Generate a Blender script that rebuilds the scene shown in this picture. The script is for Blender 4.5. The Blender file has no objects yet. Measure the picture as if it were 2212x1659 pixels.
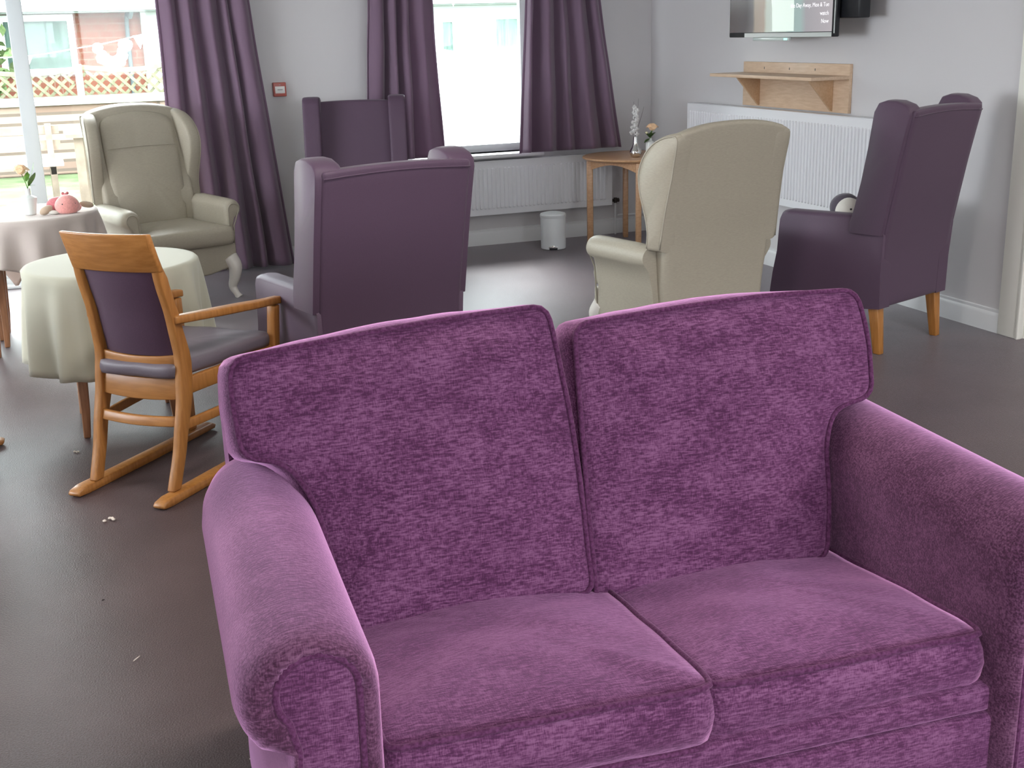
import bpy, bmesh, math, random
from mathutils import Vector, Matrix, noise
sin, cos, pi, R = math.sin, math.cos, math.pi, math.radians
random.seed(7)
scn = bpy.context.scene
col = scn.collection

# ------------------------------------------------------------------ camera
F_PX, PITCH, ROLL, YAW, CAM_H = 2605.8, .285857, -.02762, .366355, 1.6
fw = Vector((sin(YAW)*cos(PITCH), cos(YAW)*cos(PITCH), -sin(PITCH)))
rt = Vector((cos(YAW), -sin(YAW), 0)); up = rt.cross(fw)
r2 = cos(ROLL)*rt + sin(ROLL)*up; u2 = -sin(ROLL)*rt + cos(ROLL)*up
cd = bpy.data.cameras.new('camera'); cam = bpy.data.objects.new('camera', cd); col.objects.link(cam)
cd.sensor_width = 36; cd.lens = 36*F_PX/2212; cd.clip_end = 200; cd.clip_start = .05
m = Matrix.Identity(4)
for i in range(3):
    m[i][0], m[i][1], m[i][2] = r2[i], u2[i], -fw[i]
m[0][3], m[1][3], m[2][3] = 0, 0, CAM_H
cam.matrix_world = m
scn.camera = cam

# ------------------------------------------------------------------ light and exposure
scn.view_settings.view_transform = 'Standard'
scn.view_settings.look = 'None'
scn.view_settings.gamma = 1
scn.view_settings.use_curve_mapping = False
scn.view_settings.exposure = 1.1
w = bpy.data.worlds.new('sky'); scn.world = w; w.use_nodes = True
bg = w.node_tree.nodes['Background']
bg.inputs[0].default_value = (.90, .95, 1.0, 1); bg.inputs[1].default_value = 7.5
def lamp(name, kind, loc, rot, energy, color=(1, 1, 1), **kw):
    l = bpy.data.lights.new(name, kind); l.energy = energy; l.color = color
    for k, v in kw.items(): setattr(l, k, v)
    o = bpy.data.objects.new(name, l); o.location = loc; o.rotation_euler = rot; col.objects.link(o); return o
# low hazy sun behind the house opposite, shining in through the garden windows
sun = lamp('sun', 'SUN', (0, 30, 20), (0, 0, 0), 4.8, (.97, .94, 1.0), angle=R(18))
sun.rotation_euler = Vector((-.10, -.74, -.69)).to_track_quat('-Z', 'Y').to_euler()
def portal(name, loc, rot, sx, sy):
    o = lamp(name, 'AREA', loc, rot, 1, shape='RECTANGLE', size=sx, size_y=sy); o.data.cycles.is_portal = True
portal('patio_portal', (-.55, 9.02, 1.08), (R(-90), 0, 0), 3.3, 2.16)
portal('window_portal', (3.1, 9.02, 1.4), (R(-90), 0, 0), 1.0, 1.42)
portal('side_portal', (-3.22, 5.75, 1.52), (0, R(-90), 0), 1.45, 3.1)
portal('rear_portal', (2.0, -3.72, 1.65), (R(90), 0, 0), 4.4, 1.3)

# ------------------------------------------------------------------ materials
MT = {}
def newmat(name):
    mt = bpy.data.materials.new(name); mt.use_nodes = True; MT[name] = mt
    return mt, mt.node_tree.nodes, mt.node_tree.links, mt.node_tree.nodes['Principled BSDF']
def pbr(name, c, rough=.6, spec=.5, metal=0, sheen=0, coat=0, noise_amt=0, noise_scale=30, stretch=(1, 1, 1), bump=0, bump_scale=None, c2=None, sheen_tint=None, alpha_trans=0):
    mt, n, l, b = newmat(name)
    b.inputs['Base Color'].default_value = (*c, 1)
    b.inputs['Roughness'].default_value = rough
    b.inputs['Specular IOR Level'].default_value = spec
    b.inputs['Metallic'].default_value = metal
    b.inputs['Sheen Weight'].default_value = sheen
    b.inputs['Sheen Roughness'].default_value = .45
    if sheen_tint: b.inputs['Sheen Tint'].default_value = (*sheen_tint, 1)
    b.inputs['Coat Weight'].default_value = coat
    b.inputs['Coat Roughness'].default_value = .25
    if c2 or bump or noise_amt:
        tc = n.new('ShaderNodeTexCoord'); mp = n.new('ShaderNodeMapping'); mp.inputs['Scale'].default_value = stretch
        l.new(tc.outputs['Object'], mp.inputs[0])
        ns = n.new('ShaderNodeTexNoise'); ns.inputs['Scale'].default_value = noise_scale; ns.inputs['Detail'].default_value = 5
        l.new(mp.outputs[0], ns.inputs[0])
        if c2 or noise_amt:
            cr = n.new('ShaderNodeValToRGB')
            cc2 = c2 or tuple(min(1, x*(1+noise_amt)) for x in c)
            cr.color_ramp.elements[0].position = .35; cr.color_ramp.elements[1].position = .65
            cr.color_ramp.elements[0].color = (*(c if c2 else tuple(x*(1-noise_amt) for x in c)), 1)
            cr.color_ramp.elements[1].color = (*cc2, 1)
            l.new(ns.outputs[0], cr.inputs[0]); l.new(cr.outputs[0], b.inputs['Base Color'])
        if bump:
            n2 = ns
            if bump_scale:
                n2 = n.new('ShaderNodeTexNoise'); n2.inputs['Scale'].default_value = bump_scale; n2.inputs['Detail'].default_value = 3
                l.new(tc.outputs['Object'], n2.inputs[0])
            bp = n.new('ShaderNodeBump'); bp.inputs['Strength'].default_value = bump; bp.inputs['Distance'].default_value = .003
            l.new(n2.outputs[0], bp.inputs['Height']); l.new(bp.outputs[0], b.inputs['Normal'])
    return mt

def chenille(name, dark, mid, light, nap=1.0):
    """woven chenille: short horizontal slubs over soft worn blotches"""
    mt, n, l, b = newmat(name)
    tc = n.new('ShaderNodeTexCoord')
    def ns(scale, stretch, detail=4):
        mp = n.new('ShaderNodeMapping'); mp.inputs['Scale'].default_value = stretch
        l.new(tc.outputs['Object'], mp.inputs[0])
        t = n.new('ShaderNodeTexNoise'); t.inputs['Scale'].default_value = scale; t.inputs['Detail'].default_value = detail
        l.new(mp.outputs[0], t.inputs[0]); return t
    slub = ns(120, (.46, 2.1, 2.2), 3); blot = ns(9, (1, 1.5, 2.2), 4); warp = ns(190, (3.2, .5, .5), 2)
    a = n.new('ShaderNodeMath'); a.operation = 'MULTIPLY_ADD'; a.inputs[1].default_value = .50
    l.new(slub.outputs[0], a.inputs[0])
    c = n.new('ShaderNodeMath'); c.operation = 'MULTIPLY'; c.inputs[1].default_value = .22
    l.new(blot.outputs[0], c.inputs[0]); l.new(c.outputs[0], a.inputs[2])
    e = n.new('ShaderNodeMath'); e.operation = 'MULTIPLY_ADD'; e.inputs[1].default_value = .28
    l.new(warp.outputs[0], e.inputs[0]); l.new(a.outputs[0], e.inputs[2])
    cr = n.new('ShaderNodeValToRGB'); el = cr.color_ramp.elements
    el[0].position = .42; el[0].color = (*dark, 1); el[1].position = .60; el[1].color = (*light, 1)
    k = el.new(.50); k.color = (*mid, 1)
    l.new(e.outputs[0], cr.inputs[0]); l.new(cr.outputs[0], b.inputs['Base Color'])
    b.inputs['Roughness'].default_value = .85; b.inputs['Specular IOR Level'].default_value = .2
    b.inputs['Sheen Weight'].default_value = nap; b.inputs['Sheen Roughness'].default_value = .4
    b.inputs['Sheen Tint'].default_value = (.92, .46, .84, 1)
    bp = n.new('ShaderNodeBump'); bp.inputs['Strength'].default_value = .45; bp.inputs['Distance'].default_value = .002
    l.new(slub.outputs[0], bp.inputs['Height']); l.new(bp.outputs[0], b.inputs['Normal'])
    return mt

M_sofa = chenille('purple_chenille', (.068, .017, .058), (.130, .040, .110), (.215, .088, .185), 1.0)
M_sofaarm = chenille('purple_chenille_arm', (.052, .016, .040), (.104, .036, .082), (.18, .078, .145), 1.0)  # browner for worn arms, with inner-arm shade also put into the colour
M_pipe = pbr('purple_piping', (.062, .012, .050), .8, .2, sheen=.25, sheen_tint=(.9, .5, .8), c2=(.13, .04, .11), noise_scale=160, bump=.3)
M_sofab = M_sofa
M_vinyl = pbr('purple_vinyl', (.088, .052, .086), .50, .30, sheen=.12, noise_amt=.06, noise_scale=500, bump=.15)
M_pad = pbr('aubergine_pad', (.075, .036, .066), .6, .3, sheen=.2, noise_amt=.1, noise_scale=400, bump=.1)
M_seatv = pbr('rocker_seat_vinyl', (.15, .125, .15), .42, .5, noise_amt=.05, noise_scale=300)
M_beige = pbr('beige_vinyl', (.365, .330, .262), .50, .4, noise_amt=.05, noise_scale=60, stretch=(1, 1, 6), bump=.12)
M_beigepipe = pbr('beige_piping', (.33, .30, .24), .5, .4)
M_cab = pbr('pale_cabriole', (.62, .59, .54), .4, .5)
def wood(name, c1, c2, rough=.38, stretch=(9, 9, 1)):
    return pbr(name, c1, rough, .5, c2=c2, noise_scale=9, stretch=stretch, bump=.04, coat=.15)
M_oak = wood('honey_beech', (.35, .140, .030), (.44, .19, .048))
M_oakx = wood('honey_beech_rail', (.35, .140, .030), (.44, .19, .048), stretch=(1, 9, 9))
M_oakd = wood('reddish_beech', (.36, .17, .085), (.46, .23, .12))
M_tblw = wood('light_oak_veneer', (.56, .32, .17), (.66, .40, .23), .32, (2, 9, 9))
M_maple = wood('maple_board', (.60, .42, .28), (.68, .50, .35), .5, (9, 1.2, 9))
M_mapled = wood('maple_bracket', (.56, .36, .21), (.62, .42, .26), .5, (9, 1.2, 9))
M_wall = pbr('lavender_grey_paint', (.66, .645, .655), .85, .25, bump=.05, bump_scale=350)
M_ceil = pbr('ceiling_paint', (.90, .90, .88), .9, .2)
M_white = pbr('white_gloss', (.80, .81, .82), .35, .5)
M_cream = pbr('cream_gloss', (.84, .83, .76), .4, .5)
M_rad = pbr('radiator_enamel', (.84, .85, .88), .35, .5)
M_upvc = pbr('white_upvc', (.80, .83, .84), .3, .5)
M_stile = pbr('shaded_white_upvc', (.60, .64, .66), .35, .4)  # white uPVC greyed to carry the shade of its room side
M_bin = pbr('white_bin_enamel', (.86, .90, .92), .32, .5)
M_black = pbr('black_plastic', (.012, .013, .016), .35, .5)
M_dkmetal = pbr('dark_brass', (.05, .04, .035), .35, .5, metal=.6)
M_chrome = pbr('chrome', (.75, .74, .72), .12, .5, metal=1)
M_red = pbr('red_plastic', (.42, .10, .08), .4, .5)
M_plate = pbr('white_plate', (.78, .76, .74), .4, .5)
M_grey = pbr('grey_print', (.35, .33, .33), .6, .3)
M_ceram = pbr('white_ceramic', (.76, .79, .77), .25, .5)
M_leaf = pbr('leaf_green', (.10, .24, .035), .5, .4, noise_amt=.3, noise_scale=40)
M_leafd = pbr('dark_leaf_green', (.05, .10, .025), .5, .4, noise_amt=.3, noise_scale=40)
M_peach = pbr('peach_petal', (.86, .58, .36), .7, .2, noise_amt=.08, noise_scale=30, sheen=.3)
M_cream_pet = pbr('cream_petal', (.85, .80, .52), .7, .2)
M_orchid = pbr('white_petal', (.80, .79, .78), .7, .2)
M_twig = pbr('grey_twig', (.16, .15, .15), .8, .2)
M_pink = pbr('pink_plush', (.80, .36, .33), .95, .1, sheen=.8, noise_amt=.08, noise_scale=120, bump=.4)
M_pinkd = pbr('rose_plush', (.60, .20, .22), .95, .1, sheen=.6, noise_amt=.12, noise_scale=90, bump=.4)
M_tan = pbr('tan_plush', (.50, .38, .28), .95, .1, sheen=.5, bump=.4, noise_scale=120)
M_wplush = pbr('white_plush', (.74, .72, .66), .95, .1, sheen=.5, bump=.4, noise_scale=120)
M_gplush = pbr('grey_plush', (.10, .085, .11), .95, .1, sheen=.5, bump=.4, noise_scale=120)
M_eye = pbr('black_bead', (.008, .008, .008), .15, .6)
M_brickdark = pbr('crumb_dark', (.03, .025, .025), .9, .1)
M_crumb = pbr('crumb_pale', (.75, .66, .58), .9, .1)

def cloth_mat(name, c, trans=.3, rough=.85, tr_c=None, fold_scale=0):
    mt, n, l, b = newmat(name)
    b.inputs['Base Color'].default_value = (*c, 1); b.inputs['Roughness'].default_value = rough
    b.inputs['Specular IOR Level'].default_value = .2; b.inputs['Sheen Weight'].default_value = .3
    tc = n.new('ShaderNodeTexCoord')
    wv = n.new('ShaderNodeTexNoise'); wv.inputs['Scale'].default_value = 320
    l.new(tc.outputs['Object'], wv.inputs[0])
    bp = n.new('ShaderNodeBump'); bp.inputs['Strength'].default_value = .2; bp.inputs['Distance'].default_value = .001
    l.new(wv.outputs[0], bp.inputs['Height']); l.new(bp.outputs[0], b.inputs['Normal'])
    t = n.new('ShaderNodeBsdfTranslucent'); t.inputs[0].default_value = (*(tr_c or c), 1)
    mx = n.new('ShaderNodeMixShader'); mx.inputs[0].default_value = trans
    out = n['Material Output']
    l.new(b.outputs[0], mx.inputs[1]); l.new(t.outputs[0], mx.inputs[2]); l.new(mx.outputs[0], out.inputs[0])
    return mt
M_curt = cloth_mat('aubergine_curtain', (.215, .140, .205), .14, .7, (.34, .17, .30))
M_clothb = cloth_mat('white_tablecloth', (.68, .60, .55), .22, .9)
M_cloths = cloth_mat('cream_tablecloth', (.60, .59, .47), .16, .9)

def glass_mat():
    mt, n, l, b = newmat('window_glass'); n.remove(b)
    tr = n.new('ShaderNodeBsdfTransparent'); gl = n.new('ShaderNodeBsdfGlossy'); gl.inputs['Roughness'].default_value = .02
    tr.inputs[0].default_value = (.96, 1, .98, 1)
    fr = n.new('ShaderNodeFresnel'); fr.inputs[0].default_value = 1.3
    mx = n.new('ShaderNodeMixShader'); l.new(fr.outputs[0], mx.inputs[0])
    l.new(tr.outputs[0], mx.inputs[1]); l.new(gl.outputs[0], mx.inputs[2]); l.new(mx.outputs[0], n['Material Output'].inputs[0])
    return mt
M_glass = glass_mat()

def carpet_mat():
    mt, n, l, b = newmat('grey_carpet')
    tc = n.new('ShaderNodeTexCoord')
    f = n.new('ShaderNodeTexNoise'); f.inputs['Scale'].default_value = 210; f.inputs['Detail'].default_value = 3
    g = n.new('ShaderNodeTexNoise'); g.inputs['Scale'].default_value = 2.2; g.inputs['Detail'].default_value = 5
    l.new(tc.outputs['Object'], f.inputs[0]); l.new(tc.outputs['Object'], g.inputs[0])
    a = n.new('ShaderNodeMath'); a.operation = 'MULTIPLY_ADD'; a.inputs[1].default_value = .6
    c = n.new('ShaderNodeMath'); c.operation = 'MULTIPLY'; c.inputs[1].default_value = .4
    l.new(g.outputs[0], c.inputs[0]); l.new(f.outputs[0], a.inputs[0]); l.new(c.outputs[0], a.inputs[2])
    cr = n.new('ShaderNodeValToRGB'); e = cr.color_ramp.elements
    e[0].position = .36; e[0].color = (.060, .040, .040, 1); e[1].position = .64; e[1].color = (.110, .077, .077, 1)
    l.new(a.outputs[0], cr.inputs[0]); l.new(cr.outputs[0], b.inputs['Base Color'])
    b.inputs['Roughness'].default_value = .38; b.inputs['Specular IOR Level'].default_value = .20
    b.inputs['Sheen Weight'].default_value = 1.0; b.inputs['Sheen Roughness'].default_value = .18
    b.inputs['Sheen Tint'].default_value = (.93, .9, 1, 1)
    bp = n.new('ShaderNodeBump'); bp.inputs['Strength'].default_value = .4; bp.inputs['Distance'].default_value = .003
    l.new(f.outputs[0], bp.inputs['Height']); l.new(bp.outputs[0], b.inputs['Normal'])
    return mt
M_carpet = carpet_mat()

def brick_mat(name, c1, c2, mortar, sc, bw=.5, rh=.25):
    mt, n, l, b = newmat(name)
    tc = n.new('ShaderNodeTexCoord'); mp = n.new('ShaderNodeMapping'); mp.inputs['Rotation'].default_value = (R(90), 0, 0)
    l.new(tc.outputs['Object'], mp.inputs[0])
    br = n.new('ShaderNodeTexBrick'); br.inputs['Scale'].default_value = sc; br.inputs['Color1'].default_value = (*c1, 1)
    br.inputs['Color2'].default_value = (*c2, 1); br.inputs['Mortar'].default_value = (*mortar, 1); br.inputs['Mortar Size'].default_value = .02
    br.inputs['Brick Width'].default_value = bw; br.inputs['Row Height'].default_value = rh
    l.new(mp.outputs[0], br.inputs[0]); l.new(br.outputs[0], b.inputs['Base Color']); b.inputs['Roughness'].default_value = .9
    return mt
M_brick = brick_mat('red_brick', (.125, .034, .019), (.145, .048, .028), (.15, .085, .06), 2.2)
M_sleeper = brick_mat('weathered_wall', (.14, .088, .066), (.26, .19, .155), (.09, .065, .05), 1.0, 1.6, .12)
M_grass = pbr('lawn', (.048, .070, .030), .95, .1, c2=(.085, .105, .055), noise_scale=3)
M_pave = pbr('pale_paving', (.62, .60, .55), .9, .2, noise_amt=.1, noise_scale=4)
M_fence = pbr('weathered_trellis', (.135, .130, .085), .9, .1, noise_amt=.2, noise_scale=12)
M_fencew = pbr('glare_pale_trellis', (.55, .55, .53), .9, .1)  # trellis copy paled to stand for glare through the back window
M_patio = pbr('garden_timber', (.19, .145, .115), .85, .2, noise_amt=.15, noise_scale=10)
M_coping = pbr('pale_coping', (.82, .80, .76), .9, .2)
M_whiteglare = pbr('white_glare', (.50, .52, .51), .9, .2)  # white of the quoin; on the walls, window glare put into the colour
M_roof = pbr('grey_soffit', (.16, .18, .165), .8, .2)
M_pipeg = pbr('grey_downpipe', (.06, .075, .08), .6, .4)
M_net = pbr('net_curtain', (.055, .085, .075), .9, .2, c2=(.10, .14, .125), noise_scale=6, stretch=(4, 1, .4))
M_flag = pbr('white_bunting', (.88, .86, .86), .9, .1)
M_shrub = pbr('hedge_leaf', (.05, .08, .03), .9, .1, c2=(.09, .12, .05), noise_scale=20)

def emit_mat(name, c, s):
    mt, n, l, b = newmat(name)
    b.inputs['Base Color'].default_value = (*c, 1); b.inputs['Emission Color'].default_value = (*c, 1)
    b.inputs['Emission Strength'].default_value = s; b.inputs['Roughness'].default_value = .3
    return mt
M_fill = emit_mat('fill_diffuser', (1, .95, .89), 17.0)  # glow of the added fill panels

# ------------------------------------------------------------------ mesh helpers
def link(name, me, mat=None, parent=None):
    o = bpy.data.objects.new(name, me); col.objects.link(o)
    if mat is not None: me.materials.append(mat)
    if parent is not None: o.parent = parent
    return o
def smooth(me, ang=None):
    for p in me.polygons: p.use_smooth = True
    if ang is not None:
        me.set_sharp_from_angle(angle=R(ang))
class MB:
    def __init__(s): s.v = []; s.f = []
    def add(s, vs, fs):
        k = len(s.v); s.v += [Vector(v) for v in vs]; s.f += [tuple(i+k for i in f) for f in fs]; return s
    def box(s, c, d, rot=None):
        x, y, z = d[0]/2, d[1]/2, d[2]/2
        vs = [Vector((a, b, e)) for a in (-x, x) for b in (-y, y) for e in (-z, z)]
        if rot is not None: vs = [rot @ v for v in vs]
        return s.add([v+Vector(c) for v in vs], [(0, 1, 3, 2), (4, 6, 7, 5), (0, 4, 5, 1), (2, 3, 7, 6), (0, 2, 6, 4), (1, 5, 7, 3)])
    def span(s, a, b):
        return s.box([(a[i]+b[i])/2 for i in range(3)], [abs(b[i]-a[i]) for i in range(3)])
    def loft(s, rings, closed=True, caps=True):
        k = len(s.v); n = len(rings[0])
        for r in rings: s.v += [Vector(p) for p in r]
        for i in range(len(rings)-1):
            for j in range(n if closed else n-1):
                a, b = k+i*n+j, k+i*n+(j+1) % n
                s.f.append((a, b, b+n, a+n))
        if caps:
            s.f.append(tuple(k+j for j in reversed(range(n)))); s.f.append(tuple(k+(len(rings)-1)*n+j for j in range(n)))
        return s
    def prism(s, outline, axis, a, b):
        def P(u, v, t):
            return {'x': (t, u, v), 'y': (u, t, v), 'z': (u, v, t)}[axis]
        return s.loft([[P(u, v, a) for u, v in outline], [P(u, v, b) for u, v in outline]])
    def tube(s, pts, r, n=8, closed=False):
        pts = [Vector(p) for p in pts]; N = len(pts); rings = []
        prev = None
        for i, p in enumerate(pts):
            t = (pts[(i+1) % N]-pts[i-1]) if closed else (pts[min(i+1, N-1)]-pts[max(i-1, 0)])
            t.normalize()
            if prev is None:
                a = Vector((0, 0, 1)) if abs(t.z) < .9 else Vector((1, 0, 0))
                x = t.cross(a).normalized()
            else:
                x = (prev-t*prev.dot(t)).normalized()
            prev = x; y = t.cross(x)
            rr = r(i/(max(1, N-1))) if callable(r) else r
            rings.append([p+x*cos(2*pi*j/n)*rr+y*sin(2*pi*j/n)*rr for j in range(n)])
        if closed: return s.loft(rings+[rings[0]], caps=False)
        return s.loft(rings)
    def lathe(s, prof, c=(0, 0, 0), n=32):
        rings = [[(c[0]+r*cos(2*pi*j/n), c[1]+r*sin(2*pi*j/n), c[2]+z) for j in range(n)] for r, z in prof]
        return s.loft(rings)
    def ball(s, c, rad, rot=None, n=16, m_=10, f=None):
        rings = []
        for i in range(1, m_):
            a = pi*i/m_; rg = []
            for j in range(n):
                b = 2*pi*j/n
                p = Vector((sin(a)*cos(b)*rad[0], sin(a)*sin(b)*rad[1], -cos(a)*rad[2]))
                if f: p = f(p)
                if rot is not None: p = rot @ p
                rg.append(p+Vector(c))
            rings.append(rg)
        return s.loft(rings)
    def build(s, name, mat, parent=None, ang=35, bev=0, seg=3, sub=0, loc=None, limit=35):
        me = bpy.data.meshes.new(name); me.from_pydata([tuple(v) for v in s.v], [], s.f); me.update()
        bm = bmesh.new(); bm.from_mesh(me); bmesh.ops.recalc_face_normals(bm, faces=bm.faces); bm.to_mesh(me); bm.free()
        o = link(name, me, mat, parent)
        if bev:
            b = o.modifiers.new('bevel', 'BEVEL'); b.width = bev; b.segments = seg; b.limit_method = 'ANGLE'; b.angle_limit = R(limit)
            b.harden_normals = False
            smooth(me)
        elif ang is not None: smooth(me, ang)
        if sub:
            u = o.modifiers.new('subsurf', 'SUBSURF'); u.levels = sub; u.render_levels = sub
        if loc is not None: o.location = loc
        return o
def thing(name, label, cat, loc=(0, 0, 0), rz=0, group=None):
    o = bpy.data.objects.new(name, None); col.objects.link(o); o.location = loc; o.rotation_euler = (0, 0, R(rz))
    o.empty_display_size = .1
    return tag(o, label, cat, group)
def tag(o, label, cat, group=None):
    o['label'] = label; o['category'] = cat
    if group: o['group'] = group
    return o
def struct(o):
    o['kind'] = 'structure'; return o
def catmull(pts, n=8, closed=False):
    pts = [Vector(p) for p in pts]; N = len(pts); out = []
    rng = range(N) if closed else range(N-1)
    for i in rng:
        g = (lambda k: pts[k % N]) if closed else (lambda k: pts[max(0, min(N-1, k))])
        p0, p1, p2, p3 = g(i-1), g(i), g(i+1), g(i+2)
        for j in range(n):
            t = j/n
            out.append(.5*((2*p1)+(-p0+p2)*t+(2*p0-5*p1+4*p2-p3)*t*t+(-p0+3*p1-3*p2+p3)*t**3))
    if not closed: out.append(pts[-1])
    return out
def rounded(poly, r, n=6):
    """2D polygon with each corner rounded by r (or per-corner list)"""
    out = []; N = len(poly)
    for i in range(N):
        p = Vector(poly[i][:2]); a = Vector(poly[i-1][:2]); b = Vector(poly[(i+1) % N][:2])
        rr = r[i] if isinstance(r, (list, tuple)) else r
        da, db = (a-p), (b-p); la, lb = da.length, db.length
        d = min(rr, la*.48, lb*.48)
        if d < 1e-5: out.append((p.x, p.y)); continue
        s_, e_ = p+da/la*d, p+db/lb*d
        for k in range(n+1):
            t = k/n; q = s_*(1-t)**2+p*2*t*(1-t)+e_*t*t
            out.append((q.x, q.y))
    return out
def resample(poly, n):
    P = [Vector(p) for p in poly]; P.append(P[0]); L = [0]
    for i in range(1, len(P)): L.append(L[-1]+(P[i]-P[i-1]).length)
    out = []; j = 0
    for k in range(n):
        t = L[-1]*k/n
        while L[j+1] < t: j += 1
        u = (t-L[j])/max(1e-9, L[j+1]-L[j]); out.append(P[j].lerp(P[j+1], u))
    return out

def cushion(name, outline, T, puff, fr, mat, parent, seed=0, n=120, K=14, wr=.004, bulge=.008, back_puff=None, center=None, pw=2.6, piping=True, warp=None, backpipe=True):
    """box cushion: outline in (u,v), thickness T along w; fr maps (u,v,w) to the local frame of the thing"""
    P = resample(outline, n)
    c = Vector(center) if center else sum(P, Vector((0, 0)))/n
    mb = MB()
    def wp(u, v, w_):
        q = Vector((u, v, w_))
        if warp: q = warp(q)
        return fr(q)
    def nz(u, v, k): return noise.noise(Vector((u*7+seed*3.1, v*9+k, seed*1.7)))
    def edge_shift(i):
        p = P[i]; return .004*noise.noise(Vector((p[0]*9+seed, p[1]*9, seed*2.3+5)))
    rings = []
    def face_ring(k, sgn, pf):
        s_ = 1-k/K; rg = []
        for i, p in enumerate(P):
            q = c+(p-c)*s_
            h = pf*(1-s_**pw)
            h += wr*nz(q[0], q[1], 0)*min(1, (1-s_)*6)*2
            # seam puckers near the piping
            h += wr*.9*noise.noise(Vector((p[0]*26+seed, p[1]*26, seed)))*math.exp(-((s_-.90)/.07)**2)
            rg.append(wp(q[0], q[1], sgn*(T/2+h)+edge_shift(i)*s_))
        return rg
    for k in range(K-1, -1, -1): rings.append(face_ring(k, 1, puff))
    for t in (.25, .5, .75):
        rg = []
        for i, p in enumerate(P):
            d = (p-c); d.normalize()
            q = p+d*(bulge*sin(pi*t)+.003*noise.noise(Vector((p[0]*14, p[1]*14, seed+t))))
            rg.append(wp(q[0], q[1], T/2-T*t+edge_shift(i)))
        rings.append(rg)
    for k in range(0, K): rings.append(face_ring(k, -1, puff*.5 if back_puff is None else back_puff))
    mb.loft(rings)
    o = mb.build(name, mat, parent, ang=None); smooth(o.data)
    if piping:
        pb = MB()
        for sgn in ((1, -1) if backpipe else (1,)):
            pts = []
            for i, p in enumerate(P):
                d = (p-c); d.normalize(); q = p+d*.003
                pts.append(wp(q[0], q[1], sgn*(T/2)+edge_shift(i)))
            pb.tube(pts, .0062, 8, closed=True)
        pp = pb.build('piping', M_pipe if mat is M_sofa else M_beigepipe, o, ang=None); smooth(pp.data)
    return o

# ------------------------------------------------------------------ room
XL, XR, YB, YN, ZC = -3.0, 4.60, 8.74, -3.5, 2.45
XF = 7.6      # far right of the wider part of the room
YR = 4.70     # where the right wall ends at a door case
t_ = .28
o = MB().span((XL-t_, YN-t_, -.12), (XF+t_, YB+t_, 0)).build('floor', M_carpet); struct(o)
o = MB().span((XL-t_, YN-t_, ZC), (XF+t_, YB+t_, ZC+.25)).build('ceiling', M_ceil); struct(o)
PX0, PX1, PZ1 = -2.2, 1.08, 2.16      # patio opening
WX0, WX1, WZ0, WZ1 = 2.60, 3.60, .70, 2.12   # window opening
b = MB()
b.span((XL-t_, YB, 0), (PX0, YB+t_, ZC)); b.span((PX0, YB, PZ1), (PX1, YB+t_, ZC)); b.span((PX1, YB, 0), (WX0, YB+t_, ZC))
b.span((WX0, YB, 0), (WX1, YB+t_, WZ0)); b.span((WX0, YB, WZ1), (WX1, YB+t_, ZC)); b.span((WX1, YB, 0), (XR+t_, YB+t_, ZC))
struct(b.build('wall_back', M_wall))
b = MB(); b.span((XR, YR, 0), (XR+t_, YB, ZC)); struct(b.build('wall_right', M_wall))
b = MB(); b.span((XR+t_, YR+.12, 0), (XF, YR+.4, ZC)); struct(b.build('wall_return', M_wall))
b = MB(); b.span((XF, YN, 0), (XF+t_, YR+.4, ZC)); struct(b.build('wall_far_right', M_wall))
b = MB(); b.span((XL-t_, YN, 0), (XL, 4.2, ZC)); b.span((XL-t_, 7.3, 0), (XL, YB, ZC)); b.span((XL-t_, 4.2, 0), (XL, 7.3, .80)); b.span((XL-t_, 4.2, 2.25), (XL, 7.3, ZC))
struct(b.build('wall_left', M_wall))
b = MB(); b.span((XL, YN-t_, 0), (-.2, YN, ZC)); b.span((4.2, YN-t_, 0), (XF, YN, ZC)); b.span((-.2, YN-t_, 0), (4.2, YN, 1.0)); b.span((-.2, YN-t_, 2.3), (4.2, YN, ZC))
struct(b.build('wall_front', M_wall))

def skirting(name, prof_dir, a, bb, axis):
    """moulded skirting: profile of depth/height run along an axis"""
    prof = [(0, 0), (.018, 0), (.018, .085), (.014, .098), (.010, .105), (.010, .118), (0, .122)]
    mb = MB()
    if axis == 'x': mb.loft([[(x, YB-d, z) for d, z in prof] for x in (a, bb)])
    else: mb.loft([[(XR-d, y, z) for d, z in prof] for y in (a, bb)])
    return struct(mb.build(name, M_white, ang=20))
skirting('baseboard_back', None, PX1+.02, XR, 'x')
skirting('baseboard_right', None, 4.815, YB, 'y')

# door case at the end of the right wall
b = MB()
b.span((XR-.022, YR-.005, 0), (XR-.001, YR+.112, 2.14)); b.span((XR-.022, YR-.03, 0), (XR+.10, YR-.004, 2.14))
b.span((XR-.028, YR-.036, 0), (XR+.0, YR-.020, 2.14)); b.span((XR+.018, YR-.036, 0), (XR+.03, YR-.028, 2.14))
dr = b.build('door_1', M_cream, bev=.003, seg=2); struct(dr)
b = MB(); b.span((XR+.10, YR-.012, 0), (XR+.95, YR+.03, 2.05)); b.span((XR+.10, YR-.03, 2.05), (XR+.99, YR+.0, 2.14)); b.span((XR+.95, YR-.03, 0), (XR+1.03, YR+.0, 2.14))
b.build('door_leaf', M_cream, dr, bev=.003, seg=2)
MB().tube([(XR+.88, YR-.02, 1.0), (XR+.88, YR-.07, 1.0), (XR+.76, YR-.07, 1.0)], .009).build('door_handle', M_chrome, dr)

def frame_rect(mb, x0, x1, z0, z1, y0, y1, wd):
    mb.span((x0, y0, z0), (x0+wd, y1, z1)); mb.span((x1-wd, y0, z0), (x1, y1, z1))
    mb.span((x0+wd, y0, z0), (x1-wd, y1, z0+wd)); mb.span((x0+wd, y0, z1-wd), (x1-wd, y1, z1))
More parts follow.
